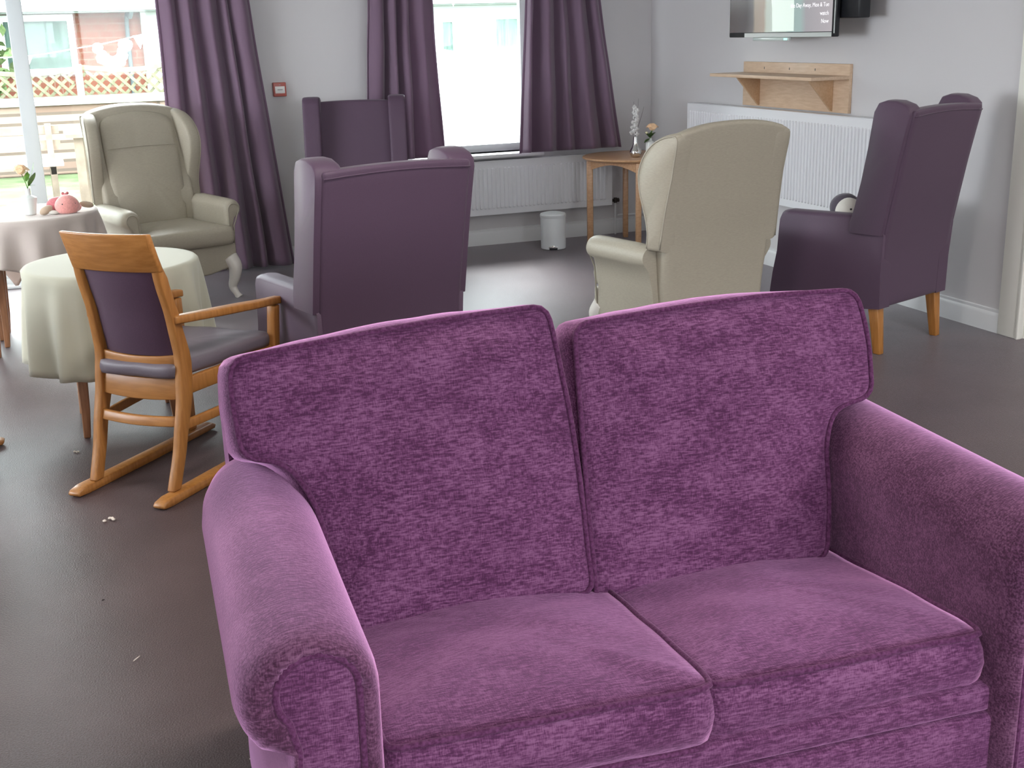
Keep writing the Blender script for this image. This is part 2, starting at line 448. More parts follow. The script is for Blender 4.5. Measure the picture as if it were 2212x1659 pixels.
# patio door: fixed pane, thick meeting stile, second pane
b = MB(); frame_rect(b, PX0, PX1, .0, PZ1, YB+.10, YB+.17, .06)
b.span((PX0, YB+.09, .06), (PX1, YB+.18, .13))
win = b.build('window_1', M_upvc, bev=.004, seg=2); struct(win)
b = MB(); b.span((-.058, YB+.075, .10), (.040, YB+.19, PZ1-.06)); b.build('meeting_stile', M_stile, win, bev=.006, seg=2)
b = MB(); b.span((PX0, YB-.01, 0), (PX1, YB+.09, .022)); b.build('threshold', M_upvc, win, bev=.004, seg=2)
MB().span((PX0+.06, YB+.135, .12), (-.055, YB+.141, PZ1-.06)).build('pane', M_glass, win)
MB().span((.043, YB+.135, .12), (PX1-.06, YB+.141, PZ1-.06)).build('pane', M_glass, win)
# window over the radiator
b = MB(); frame_rect(b, WX0, WX1, WZ0, WZ1, YB+.12, YB+.18, .055)
win = b.build('window_2', M_upvc, bev=.004, seg=2); struct(win)
MB().span((WX0+.05, YB+.147, WZ0+.05), (WX1-.05, YB+.153, WZ1-.05)).build('pane', M_glass, win)
b = MB(); b.span((WX0-.10, YB-.135, WZ0-.028), (WX1+.02, YB+.12, WZ0)); b.build('window_sill', M_white, win, bev=.008, seg=3)
# unseen windows added in the left and front walls for fill light
def fill_window(name, a, bb, z0, z1, axis, at, n):
    b = MB()
    def sp(u0, u1, za, zb, d0, d1):
        if axis == 'y': b.span((at-d1, u0, za), (at-d0, u1, zb))
        else: b.span((u0, at-d1, za), (u1, at-d0, zb))
    sp(a, bb, z0, z0+.06, .1, .17); sp(a, bb, z1-.06, z1, .1, .17)
    for i in range(n+1):
        u = a+(bb-a)*i/n; sp(u-.03 if 0 < i < n else (u if i == 0 else u-.06), u+.03 if 0 < i < n else (u+.06 if i == 0 else u), z0, z1, .1, .17)
    return struct(b.build(name, M_upvc))
fill_window('fill_window_left', 4.2, 7.3, .80, 2.25, 'y', XL, 3)
fill_window('fill_window_rear', -.2, 4.2, 1.00, 2.30, 'x', YN, 4)

# glowing panels added on the ceiling, out of view, as fill light
M_fillh = emit_mat('bright_fill_diffuser', (1, .95, .88), 15.0)  # stronger glow, added to brighten the door case
def fill_light(x, y, label, mt=None):
    t = thing('fill_panel', label, 'light', (x, y, ZC), 0, 'added square fill light panels')
    b = MB(); b.span((-.31, -.31, -.03), (.31, -.28, -.001)); b.span((-.31, .28, -.03), (.31, .31, -.001)); b.span((-.31, -.28, -.03), (-.28, .28, -.001)); b.span((.28, -.28, -.03), (.31, .28, -.001))
    b.build('frame', M_upvc, t)
    MB().span((-.28, -.28, -.022), (.28, .28, -.010)).build('diffuser', mt or M_fill, t)
for x, y, l, mt in ((1.2, 3.2, 'added square white fill panel above the rocking chair and sofa back', None), (0.2, -.6, 'added square white fill panel nearest behind the sofa front', None), (3.4, .4, 'added square white fill panel above the right of the sofa', None), (5.3, 3.3, 'added square white fill panel by the far right door', M_fillh)):
    fill_light(x, y, l, mt)

# ------------------------------------------------------------------ the purple sofa
def build_sofa():
    t = thing('sofa', 'purple chenille two-seat sofa with scroll arms and loose back cushions', 'sofa', (.985, 1.60, 0), -4)
    # base: deck rail with border seam
    b = MB()
    b.prism(rounded([(.03, .315), (.03, .365), (.09, .375), (.85, .30), (.85, .315)], .01, 3), 'x', -.60, .60)
    b.build('deck', M_sofa, t, ang=50)
    b = MB(); b.prism(rounded([(.02, .05), (.02, .308), (.04, .314), (.9, .314), (.9, .05)], .01, 3), 'x', -.60, .60)
    b.build('base', M_sofa, t, ang=50)
    for x, y in ((-.70, .06), (.70, .06), (-.70, .92), (.70, .92)):
        MB().lathe([(.022, 0), (.03, .06)], (x, y, 0), 16).build('foot', M_oakd, t)
    # sofa back frame, hidden behind the cushions
    b = MB(); b.prism(rounded([(.86, .05), (.78, .45), (.94, .84), (1.02, .86), (1.08, .80), (1.02, .05)], .05, 5), 'x', -.74, .74)
    b.build('back_frame', M_sofa, t, ang=50)
    # scroll arms
    def section(inset, s_):
        # inner face up, over the roll, down to the lip, and down the outer panel (s_ = side sign)
        r = .115-inset; cx, cz = -.70+.22*inset, .615+.45*inset
        pts = [(-.585-inset*.78, .05), (-.585-inset*.78, .3), (-.585-inset*.78, cz)]
        for k in range(1, 55):
            a = R(0+k*222/54); pts.append((cx+cos(a)*r, cz+sin(a)*r))
        pts += [(-.737+inset*.25, .532+inset*.2), (-.742+inset*.3, .50), (-.757+inset*.55, .35), (-.765+inset*.65, .05)]
        return [(x*-s_, z) for x, z in pts]
    for s_ in (-1, 1):
        b = MB(); rings = []
        prof = [(.93, .085), (.925, .060), (.905, .036), (.87, .016), (.82, .005), (.75, 0), (.5, 0), (.25, 0), (.12, 0), (.06, 0), (.03, .003), (.01, .007), (-.005, .014), (-.015, .023), (-.020, .033), (-.019, .041), (-.013, .048), (.004, .053)]
        n_ = len(section(0, s_))
        for y, ins in prof:
            rise = .012*max(0, (y-.2))
            rg = []
            sec = section(ins, s_)
            for i, (x, z) in enumerate(sec):
                gath = 0
                if y < .14 and 3 <= i <= 56:
                    g = noise.noise(Vector((i*.42, s_*3, 2)))+.7*noise.noise(Vector((i*1.1, s_*3, 7))); gath = .0065*g*math.exp(-((y+.008)/.030)**2)
                rg.append((x, y+gath, z+gath+rise))
            rings.append(rg)
        b.loft(rings)
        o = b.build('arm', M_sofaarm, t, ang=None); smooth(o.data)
        # front panel with piping, following the scroll
        pan = section(.051, s_)
        b = MB(); b.prism(pan, 'y', -.012, .010)
        cx = -.682*-s_; 
        o = b.build('arm_front', M_sofa, t, bev=.004, seg=2)
        pb = MB(); pb.tube([(x, -.0125, z) for x, z in pan], .0062, 8)
        q = pb.build('piping', M_pipe, o, ang=None); smooth(q.data)
    # seat cushions (u = x, v = y, w = z)
    def seat(x0, x1, yf, zt, seed, tilt, xb0, xb1):
        T = .118
        out = rounded([(x0, yf), (x1, yf), (xb1, .80), (xb0, .80)], [.03, .03, .02, .02], 6)
        def fr(q):
            u, v, w_ = q
            dr = -.008*math.exp(-((v-yf)/.05)**2)
            return Vector((u, v, zt-T/2+w_-.118*(v-yf)*tilt+dr))
        return cushion('seat_cushion', out, T, .026, fr, M_sofa, t, seed, pw=2.2, bulge=.016, wr=.003)
    seat(-.580, .003, .035, .492, 1, 1.0, -.575, .012)
    seat(.012, .582, .055, .478, 2, 1.0, .016, .580)
    # back cushions on a leaning plane
    L = R(20)
    def frb(q):
        u, v, w_ = q
        # settle: lower part rounds back under, top leans a little more
        dy = .05*max(0, v-.30)**2*3
        v = v+.016*max(0, v-.3)/.3
        return Vector((u, .530+v*sin(L)-(w_-.085)*cos(L)+dy, .400+v*cos(L)+(w_-.085)*sin(L)))
    outl = [(-.540, .03), (-.030, .04), (-.026, .25), (-.030, .44), (-.046, .640), (-.22, .634), (-.408, .622), (-.60, .606), (-.726, .594), (-.730, .52), (-.722, .41), (-.635, .392), (-.588, .31), (-.565, .16)]
    outr = [(-.018, .02), (.540, .03), (.566, .15), (.575, .28), (.606, .358), (.715, .378), (.732, .50), (.720, .610), (.50, .616), (.25, .608), (.016, .596), (.004, .45), (-.010, .25)]
    cushion('back_cushion', rounded(outl, [.02, .03, .05, .05, .035, .05, .05, .05, .035, .03, .03, .06, .05, .05], 6), .17, .040, frb, M_sofa, t, 5, n=150, K=16, center=(-.36, .40), wr=.0055, bulge=.026, pw=2.0)
    cushion('back_cushion', rounded(outr, [.02, .03, .05, .05, .05, .03, .05, .035, .05, .05, .035, .05, .05], 6), .17, .040, frb, M_sofa, t, 9, n=150, K=16, center=(.33, .38), wr=.0055, bulge=.026, pw=2.0)
def catm2(pts, n=3):
    return [(p.x, p.y) for p in catmull([(x, z, 0) for x, z in pts], n)]
build_sofa()

# ------------------------------------------------------------------ wooden rocking armchair
def rock_back_y(z):
    """side profile of the rear post: splayed foot, knee at seat height, back leaning away"""
    P = [(0, -.02), (.20, -.085), (.38, -.135), (.50, -.150), (.65, -.125), (.80, -.085), (.96, -.030)]
    for i in range(len(P)-1):
        if z <= P[i+1][0]:
            u = (z-P[i][0])/(P[i+1][0]-P[i][0]); u = u*u*(3-2*u)*.35+u*.65
            return P[i][1]+(P[i+1][1]-P[i][1])*u
    return P[-1][1]
def build_rocker(label, loc, rz, runners=True, matw=None, group=None, mx=None, arms=True):
    W = matw or M_oak; WX = mx or M_oakx
    t = thing('rocking_chair' if runners else 'wooden_chair', label, 'chair', loc, rz, group)
    zs = [i*.96/24 for i in range(25)]
    z0 = .034 if runners else 0
    for s_ in (-1, 1):
        rings = []
        for z in zs:
            zz = max(z, z0); y = rock_back_y(zz)
            wy = .026+.012*math.exp(-((zz-.42)/.16)**2); wx = .0165
            if zz > .82: wy = .017
            xc = s_*(.170+.012*math.exp(-((zz-.3)/.3)**2))
            rings.append([(xc-wx, y-wy, zz), (xc+wx, y-wy, zz), (xc+wx, y+wy*.7, zz), (xc-wx, y+wy*.7, zz)])
        MB().loft(rings).build('rear_leg', W, t, bev=.005, seg=2)
        # front leg rising to carry the arm
        rings = []
        for k in range(13):
            z = z0+((.585 if arms else .425)-z0)*k/12; xc = s_*(.205+.030*(z/.6)); y = -.640-.030*(z/.6)
            wd = .019 if z > .4 else .021
            rings.append([(xc-wd, y-wd, z), (xc+wd, y-wd, z), (xc+wd, y+wd, z), (xc-wd, y+wd, z)])
        MB().loft(rings).build('front_leg', W, t, bev=.005, seg=2)
        # arm, bowed outwards
        path = catmull([(s_*.180, -.115, .646), (s_*.208, -.25, .638), (s_*.232, -.42, .626), (s_*.240, -.57, .612), (s_*.236, -.705, .600)], 6)
        rings = []
        for i, p in enumerate(path):
            u = i/(len(path)-1); wd = .020+.008*sin(pi*min(1, u*1.2)); th = .0145
            rings.append([(p.x-wd, p.y, p.z-th), (p.x+wd, p.y, p.z-th), (p.x+wd, p.y, p.z+th), (p.x-wd, p.y, p.z+th)])
        if arms: MB().loft(rings).build('arm', W, t, bev=.006, seg=2)
        # side rail under the seat, side stretcher
        rings = []
        for k in range(9):
            u = k/8; x = s_*(.178+.045*u); y = -.13-.53*u; zc = .395; th = .0115
            rings.append([(x-th, y, zc-.034), (x+th, y, zc-.034), (x+th, y, zc+.030), (x-th, y, zc+.030)])
        MB().loft(rings).build('seat_rail', W, t, bev=.006, seg=2)
        rings = []
        for k in range(9):
            u = k/8; x = s_*(.180+.032*u+.015*sin(pi*u)); y = -.09-.57*u; zc = .255+.012*u; th = .009
            rings.append([(x-th, y, zc-.018), (x+th, y, zc-.018), (x+th, y, zc+.018), (x-th, y, zc+.018)])
        MB().loft(rings).build('stretcher', W, t, bev=.005, seg=2)
        if runners:
            out = [(.075, .004), (.082, .014), (.070, .026), (.03, .034), (-.35, .034), (-.74, .034), (-.765, .022), (-.755, .006), (-.35, .0), (.03, .0)]
            MB().prism(out, 'x', s_*.190-.026, s_*.190+.026).build('runner', W, t, bev=.006, seg=2)
    # rails across the back: top rail bowed, lower rail, seat back rail, rear stretcher
    def cross(name, z0_, z1_, th, bow, ymid=None, yo=0, arch=0, xw=.176, mat=WX):
        rings = []
        N = 14
        for k in range(N+1):
            u = k/N*2-1; x = u*xw; bw = bow*(1-u*u); ar = arch*(1-u*u)
            y0, y1 = rock_back_y(z0_)+yo+bw, rock_back_y(z1_)+yo+bw
            rings.append([(x, y0-th, z0_-ar), (x, y0+th, z0_-ar), (x, y1+th, z1_-ar), (x, y1-th, z1_-ar)])
        return MB().loft(rings).build(name, mat, t, bev=.005, seg=2)
    cross('top_rail', .825, .965, .012, .028, xw=.190)
    cross('lower_rail', .472, .512, .010, .020, yo=.0, arch=.010)
    cross('back_seat_rail', .350, .432, .011, .012, arch=.008)
    cross('rear_stretcher', .255, .290, .009, .018, arch=.004)
    # front rail and stretcher
    MB().span((-.215, -.668, .365), (.215, -.645, .425)).build('front_rail', WX, t, bev=.004, seg=2)
    # upholstered back pad
    rings = []
    for k in range(15):
        u = k/14*2-1; rg = []
        for j in range(9):
            v = j/8; z = .505+(.832-.505)*v; x = u*(.150); e = (1-abs(u)**6)*(1-abs(v*2-1)**6)
            rg.append((x, rock_back_y(z)+.026*(1-u*u)+.004*e+.002, z))
        fr_ = [(p[0], p[1]-.02-.018*(1-abs(u)**5), p[2]) for p in reversed(rg)]
        rings.append(rg+fr_)
    o = MB().loft(rings).build('back_pad', M_pad, t, ang=40)
    # seat pad
    out = rounded([(-.168, -.105), (.168, -.105), (.225, -.665), (-.225, -.665)], [.03, .03, .05, .05], 6)
    def fr(q): return Vector((q[0], q[1], .452+q[2]))
    cushion('seat', out, .046, .016, fr, M_seatv, t, 3, n=80, K=8, wr=.0, bulge=.006, piping=False)
    return t
build_rocker('honey coloured wooden rocking chair with dark purple back pad, seen from behind', (.165, 4.353, 0), 136.4)
build_rocker('wooden rocking chair mostly outside the left edge, only its runner tip showing', (-1.04, 5.045, 0), 87)
build_rocker('reddish wooden chair at the left edge tucked under the white-clothed table, legs showing', (-.955, 7.0, 0), 88, False, M_oakd, None, M_oakd, False)

# ------------------------------------------------------------------ purple wing chairs
def wing_prof(z):
    P = [(.235, .010), (.42, .010), (.60, .025), (.78, .060), (1.0, .105), (1.19, .148)]
    for i in range(len(P)-1):
        if z <= P[i+1][0]:
            u = (z-P[i][0])/(P[i+1][0]-P[i][0]); return P[i][1]+(P[i+1][1]-P[i][1])*u
    return P[-1][1]
def build_wing(label, loc, rz, hs=1, ws=1):
    t = thing('wing_chair', label, 'armchair', loc, rz)
    V = M_vinyl
    # back: outer panel and padded inner back, one upholstered slab
    zs = [.235+(1.165-.235)*k/16 for k in range(17)]
    outer = [(wing_prof(z), z) for z in zs]
    inner = [(wing_prof(z)-.075-.05*max(0, 1-abs(z-.62)/.3)*.4, z) for z in reversed(zs)]
    rings = []
    for k in range(17):
        u = k/16*2-1; x = u*.308; crown = .012*(1-u*u)
        rg = [(x, y+.002*(1-u*u), z+(crown if z > 1.16 else crown*max(0, (z-.9)/.26))) for y, z in outer]+[(x, y, z+(crown if z > 1.16 else 0)) for y, z in inner]
        rings.append(rg)
    MB().loft(rings).build('back', V, t, bev=.014, seg=3, limit=50)
    # seam along the top of the rear panel
    pts = [(-.304+.608*k/16, wing_prof(1.135)+.0035, 1.138+.012*sin(pi*k/16)) for k in range(17)]
    q = MB().tube(pts, .0030, 6).build('seam', V, t, ang=None); smooth(q.data)
    for s_ in (-1, 1):
        # wing: thick side panel from arm height to a rounded top hump
        o_ = [(wing_prof(z)-.010, z) for z in (.60, .75, .9, 1.05, 1.14)]
        o_ += [(wing_prof(1.17)-.02, 1.170), (.100, 1.192), (.05, 1.208), (.0, 1.210), (-.04, 1.198), (-.062, 1.16), (-.085, 1.0), (-.115, .84), (-.145, .72), (-.165, .65), (-.165, .60)]
        rings = []
        for fx, sc in ((.222, .90), (.228, .96), (.240, .99), (.262, 1), (.300, 1), (.318, .99), (.328, .965), (.332, .93)):
            cy, cz = .0, .9
            xs = s_*fx
            rings.append([(xs+s_*.012*max(0, (-y+.08))*1.2, cy+(y-cy)*(1-(1-sc)*.8) if y < .06 else y-(1-sc)*.06, cz+(z-cz)*(1-(1-sc)*.35) if z > 1.0 else z) for y, z in o_])
        q = MB().loft(rings).build('wing', V, t, ang=None); smooth(q.data, 60)
        # arm and side panel down to the hem
        a_ = [(.012, .235), (.012, .42), (.022, .60), (-.02, .655), (-.10, .672), (-.165, .680), (-.26, .678), (-.42, .674), (-.53, .672), (-.572, .664), (-.585, .640), (-.590, .58), (-.600, .46), (-.625, .34), (-.640, .235), (-.50, .222), (-.32, .212), (-.12, .222)]
        rings = []
        for fx, sc in ((.232, .0), (.236, .008), (.248, .013), (.270, .016), (.300, .013), (.316, .006), (.322, -.004)):
            rings.append([(s_*(fx-.025*max(0, (.66-z))/.42*(1 if y > -.05 else .5)*.6), y, (z+sc-.012) if z > .6 else z) for y, z in a_])
        q = MB().loft(rings).build('arm', V, t, ang=None); smooth(q.data, 55)
        for y, lab, dy in ((-.035, 'rear_leg', .030), (-.585, 'front_leg', -.012)):
            x = s_*.262; rings = []
            for z, wd in ((0, .019), (.24, .028)):
                yy = y+(.24-z)/.24*dy; xx = x+s_*(.24-z)/.24*.0
                rings.append([(xx-wd, yy-wd, z), (xx+wd, yy-wd, z), (xx+wd, yy+wd, z), (xx-wd, yy+wd, z)])
            MB().loft(rings).build(lab, M_oak, t, bev=.003, seg=2)
    # seat cushion and front apron
    out = rounded([(-.230, -.605), (.230, -.605), (.230, -.05), (-.230, -.05)], .035, 6)
    cushion('seat_cushion', out, .11, .02, lambda q: Vector((q[0], q[1], .415+q[2])), V, t, 4, n=80, K=8, wr=0, bulge=.012, piping=False)
    MB().span((-.245, -.622, .225), (.245, -.02, .355)).build('apron', V, t, bev=.01, seg=2)
    if hs != 1 or ws != 1:
        for ch in t.children_recursive:
            for v in ch.data.vertices:
                v.co.x *= ws
                if v.co.z > .6: v.co.z = .6+(v.co.z-.6)*hs
    return t
build_wing('dark purple wing chair nearest the centre, its back to the camera, behind the rocking chair', (1.204, 4.43, 0), 191.5, .945, .99)
build_wing('purple wing chair against the back wall between the two curtains, facing the room', (1.995, 7.96, 0), -16.5)
build_wing('dark purple wing chair on the right by the wall, holding a grey plush toy', (4.035, 4.845, 0), 199.7, 1.045)

# ------------------------------------------------------------------ beige wing chairs
def bprof(z):
    P = [(.15, .0), (.45, .0), (.65, .020), (.85, .060), (1.0, .095), (1.18, .140)]
    for i in range(len(P)-1):
        if z <= P[i+1][0]:
            u = (z-P[i][0])/(P[i+1][0]-P[i][0]); return P[i][1]+(P[i+1][1]-P[i][1])*u
    return P[-1][1]
def build_beige(label, loc, rz, hs=1):
    t = thing('wing_chair', label, 'armchair', loc, rz)
    V = M_beige
    zs = [.17+(1.13-.17)*k/16 for k in range(17)]
    rings = []
    for k in range(21):
        u = k/20*2-1; x = u*.305; crown = .045*(1-abs(u)**2.4)
        rg = []
        for z in zs:
            g = max(0, (z-.80)/.33); rg.append((x*(1-.12*max(0, (.55-z))/.4), bprof(z)+.006*(1-u*u), z+(crown+.012)*g))
        for z in reversed(zs):
            g = max(0, (z-.80)/.33); rg.append((x*(1-.12*max(0, (.55-z))/.4), bprof(z)-.085-.03*math.exp(-((z-.62)/.14)**2), z+crown*g))
        rings.append(rg)
    MB().loft(rings).build('back', V, t, bev=.028, seg=5, limit=50)
    # padded inner back panel with a head-cushion seam
    out = rounded([(-.225, .40), (.225, .40), (.245, .86), (.240, 1.10), (.0, 1.145), (-.240, 1.10), (-.245, .86)], [.03, .03, .05, .06, .3, .06, .05], 5)
    def fr(q): return Vector((q[0], bprof(q[1])-.095-q[2], q[1]))
    ib = cushion('inner_back', out, .03, .022, fr, V, t, 6, n=80, K=9, wr=0, bulge=.004, piping=False)
    MB().tube([(-.232+.464*k/10, bprof(.93)-.1335, .93+.006*sin(pi*k/10)) for k in range(11)], .0022, 6).build('seam', M_beigepipe, ib)
    for s_ in (-1, 1):
        # curved wing
        crv = [(bprof(.60), .60), (bprof(.8), .80), (bprof(1.0), 1.0), (bprof(1.09), 1.09), (.115, 1.135), (.06, 1.138), (-.01, 1.112), (-.07, 1.055), (-.105, .975), (-.105, .90), (-.088, .82), (-.065, .74), (-.055, .67), (-.060, .60)]
        crv = [(p.x, p.y) for p in catmull([(a, b_, 0) for a, b_ in crv], 3)]
        rings = []
        cy, cz = .02, .88
        for fx, sc in ((.238, .93), (.243, .975), (.254, .995), (.27, 1.0), (.288, 1.0), (.303, .99), (.314, .965), (.318, .93)):
            rings.append([(s_*(fx+.30*max(0, .08-y)), cy+(y-cy)*sc, cz+(z-cz)*sc) for y, z in crv])
        q = MB().loft(rings).build('wing', V, t, ang=None); smooth(q.data, 60)
        # piping round the rear edge of the wing
        pp = [(s_*(.318+.30*max(0, .08-y)), cy+(y-cy)*.945, cz+(z-cz)*.945) for y, z in crv]
        o_ = MB().tube(pp, .004, 6).build('piping', M_beigepipe, q, ang=None); smooth(o_.data)
        # scroll arm: round roll over a flaring side panel
        rings = []
        for y, ins in ((-.06, .01), (-.15, 0), (-.30, 0), (-.46, 0), (-.515, .002), (-.535, .008), (-.547, .018), (-.551, .030)):
            r = .062-ins; cx, cz_ = .325+.02*(-y), .565-.02*(-y)
            sec = [(.270+ins, .17), (.268+ins, .40), (.268+.02*(-y)+ins*.6, cz_)]
            for k in range(1, 15):
                a = R(180-k*215/14); sec.append((cx+cos(a)*r, cz_+sin(a)*r))
            sec += [(.350-ins*.6, .50), (.335-ins, .42), (.322-ins, .30), (.315-ins, .17)]
            rings.append([(s_*x, y, z) for x, z in sec])
        q = MB().loft(rings).build('arm', V, t, ang=None); smooth(q.data, 65)
        pts = [(s_*(.335+cos(R(180-k*215/14))*.036), -.552, .553+sin(R(180-k*215/14))*.036) for k in range(15)]
        pts = [(s_*.290, -.552, .20), (s_*.296, -.552, .40)]+pts+[(s_*.330, -.552, .45), (s_*.312, -.552, .20)]
        o_ = MB().tube(pts, .004, 6).build('piping', M_beigepipe, q, ang=None); smooth(o_.data)
        # cabriole front leg and plain rear leg
        path = catmull([(s_*.275, -.560, .25), (s_*.292, -.590, .20), (s_*.285, -.585, .13), (s_*.275, -.568, .07), (s_*.286, -.590, .025), (s_*.296, -.604, .0)], 5)
        rr = lambda u: .040*(1-u)**1.3+.014+.012*max(0, (u-.8)/.2)
        o_ = MB().tube(path, rr, 12).build('cabriole_leg', M_cab, t, ang=None); smooth(o_.data)
        rings = [[(s_*.262+a*wd, -.045+b_*wd+dy, z) for a, b_ in ((-1, -1), (1, -1), (1, 1), (-1, 1))] for z, wd, dy in ((0, .016, .05), (.18, .024, 0))]
        MB().loft(rings).build('rear_leg', M_cab, t, bev=.003, seg=2)
    # base rail with a shaped apron
    ap = [(-.315, .345), (.315, .345), (.315, .20), (.22, .185), (.12, .165), (0, .158), (-.12, .165), (-.22, .185), (-.315, .20)]
    b = MB(); b.prism([(x, z) for x, z in ap], 'y', -.585, -.05); b.build('base', V, t, bev=.012, seg=3)
    out = rounded([(-.268, -.05), (.268, -.05), (.268, -.545), (.288, -.56), (.288, -.625), (-.288, -.625), (-.288, -.56), (-.268, -.545)], [.02, .02, .02, .02, .045, .045, .02, .02], 5)
    cushion('seat_cushion', out, .105, .028, lambda q: Vector((q[0], q[1], .405+q[2])), V, t, 8, n=100, K=9, wr=.0, bulge=.014, piping=False, center=(0, -.34))
    if hs != 1:
        for ch in t.children_recursive:
            for v in ch.data.vertices:
                if v.co.z > .7: v.co.z = .7+(v.co.z-.7)*hs
    return t
build_beige('beige wing chair with scroll arms and cabriole legs by the patio window, facing the room', (.628, 8.185, 0), 19, 1.06)
build_beige('large beige wing chair with its back to the camera, right of centre behind the sofa', (2.930, 4.90, 0), 187)

# ------------------------------------------------------------------ round tables under cloths
def cloth_table(loc, tl, cl, mat, hem, square=False, seed=0, H=.70, Rr=.355, rz=0, lw=None, leg_rz=45):
    t = thing('round_table', tl, 'table', loc, rz)
    MB().lathe([(0.001, H-.03), (Rr-.012, H-.03), (Rr-.004, H-.022), (Rr-.004, H-.008), (Rr-.010, H-.002), (.001, H-.002)], n=48).build('tabletop', M_oakd, t)
    b = MB(); b.lathe([(.255, H-.10), (.255, H-.031), (.24, H-.031), (.24, H-.10)], n=40); b.build('apron', M_oakd, t)
    for k in range(4):
        a = R(leg_rz+90*k); c0 = Vector((cos(a)*.245, sin(a)*.245, 0)); rings = []
        for z, wd, o_ in ((0, .014, .018), (.12, .018, .008), (.35, .022, .002), (H-.031, .022, 0)):
            c = c0*(1+o_/.245); rings.append([(c.x+p*wd, c.y+q*wd, z) for p, q in ((-1, -1), (1, -1), (1, 1), (-1, 1))])
        MB().loft(rings).build('leg', M_oakd, t, bev=.005, seg=2)
    # the cloth, lying on the table: top disc, soft shoulder, falling folds
    N = 144; rings = []
    for r in (.02, .12, .22, .30, Rr-.02): rings.append([(cos(2*pi*j/N)*r, sin(2*pi*j/N)*r, H+.002) for j in range(N)])
    rings.append([(cos(2*pi*j/N)*(Rr-.004), sin(2*pi*j/N)*(Rr-.004), H+.001) for j in range(N)])
    rings.append([(cos(2*pi*j/N)*(Rr+.004), sin(2*pi*j/N)*(Rr+.004), H-.007) for j in range(N)])
    rnd = random.Random(seed); ph = [rnd.random()*6.28 for _ in range(4)]
    K = 14
    for k in range(1, K+1):
        u = k/K; rg = []
        for j in range(N):
            a = 2*pi*j/N
            drop = hem
            if square:
                q = max(abs(cos(a+.5)), abs(sin(a+.5))); drop = min(.60/q-Rr, .50)
            f = .5+.5*sin(11*a+ph[0]+.8*sin(2*a+ph[1])); f2 = sin(19*a+ph[2]+sin(3*a))
            g = u**.7
            r = Rr+.004+.010*u+g*(.062*(f**2.5)-.018+.012*f2)
            z = H-.012-drop*u*(1-.02*f)
            rg.append((cos(a)*r, sin(a)*r, z))
        rings.append(rg)
    c = MB().loft(rings, caps=False)
    k0 = len(c.v); c.v.append(Vector((0, 0, H+.002)))
    for j in range(N): c.f.append((k0, j, (j+1) % N))
    o = c.build('tablecloth', mat, None, ang=None, loc=loc); smooth(o.data)
    o.rotation_euler = (0, 0, R(rz))
    sd = o.modifiers.new('solid', 'SOLIDIFY'); sd.thickness = .0015; sd.offset = 1
    tag(o, cl, 'tablecloth')
    return t
cloth_table((.240, 5.33, 0), 'small round table with tapered wooden legs behind the rocking chair', 'cream tablecloth hanging in folds over the small round table behind the rocking chair', M_cloths, .415, seed=3, leg_rz=45)
cloth_table((-.088, 7.18, 0), 'round table by the patio window carrying a vase and a plush toy', 'white tablecloth on the table by the patio window, dropping to a point', M_clothb, .35, True, seed=5, rz=0, Rr=.372)

# ------------------------------------------------------------------ small round oak side table in the corner
def side_table():
    t = thing('side_table', 'small round oak side table with arched apron in the corner by the radiators', 'table', (4.165, 8.215, 0), 0)
    H, Rr = .672, .372
    MB().lathe([(.001, H-.026), (Rr-.02, H-.026), (Rr-.004, H-.016), (Rr, H-.010), (Rr-.004, H-.003), (Rr-.012, H), (.001, H)], n=64).build('tabletop', M_tblw, t)
    A = [R(162+90*k) for k in range(4)]
    C = [Vector((cos(a)*.318, sin(a)*.318, 0)) for a in A]
    for k in range(4):
        a = A[k]; rot = Matrix.Rotation(a, 3, 'Z')
        MB().box((C[k].x, C[k].y, (H-.026)/2), (.046, .040, H-.026), rot).build('leg', M_tblw, t, bev=.006, seg=2)
        p, q = C[k], C[(k+1) % 4]; d = (q-p); L_ = d.length; d.normalize(); n_ = Vector((-d.y, d.x, 0))
        top = []; bot = []
        for j in range(15):
            u = j/14; z = H-.105+.050*sin(pi*u)
            top.append((u*L_, H-.027)); bot.append((u*L_, z))
        out = bot+top[::-1]; mb = MB()
        mb.loft([[p+d*x+n_*w_+Vector((0, 0, z)) for x, z in out] for w_ in (-.010, .010)])
        mb.build('apron', M_tblw, t)
    return t
side_table()
def petal_ball(mb, c, r, n, seed, squash=.8, cup=.6):
    """layered rose head: overlapping curled petals round a core"""
    rnd = random.Random(seed); c = Vector(c)
    mb.ball(c, (r*.55, r*.55, r*.55), n=12, m_=8)
    for k in range(n):
        lay = k/n; a = k*2.399; tilt = .25+1.15*lay; rr = r*(.45+.5*lay)
        ctr = c+Vector((cos(a)*sin(tilt)*rr*.7, sin(a)*sin(tilt)*rr*.7, cos(tilt)*rr*.6*squash))
        rot = Matrix.Rotation(a, 3, 'Z') @ Matrix.Rotation(tilt-.5+rnd.random()*.3, 3, 'Y')
        mb.ball(ctr, (r*.50, r*.46, r*.10), rot, 10, 6, f=lambda p: Vector((p.x, p.y, p.z+cup*(p.x*p.x+p.y*p.y)/r)))
def leaf(mb, base, d, L, wd, curl=.2):
    base = Vector(base); d = Vector(d).normalized(); side = d.cross(Vector((0, 0, 1))).normalized() if abs(d.z) < .95 else Vector((1, 0, 0)); nn = side.cross(d)
    rings = []
    for k in range(7):
        u = k/6; w_ = wd*max(.02, sin(pi*min(1, u*.92+.06)))**.8; c = base+d*(L*u)+nn*(-curl*L*u*u)
        rings.append([c-side*w_, c+nn*(w_*.2), c+side*w_, c+nn*(w_*.2-.0012)])
    mb.loft(rings)
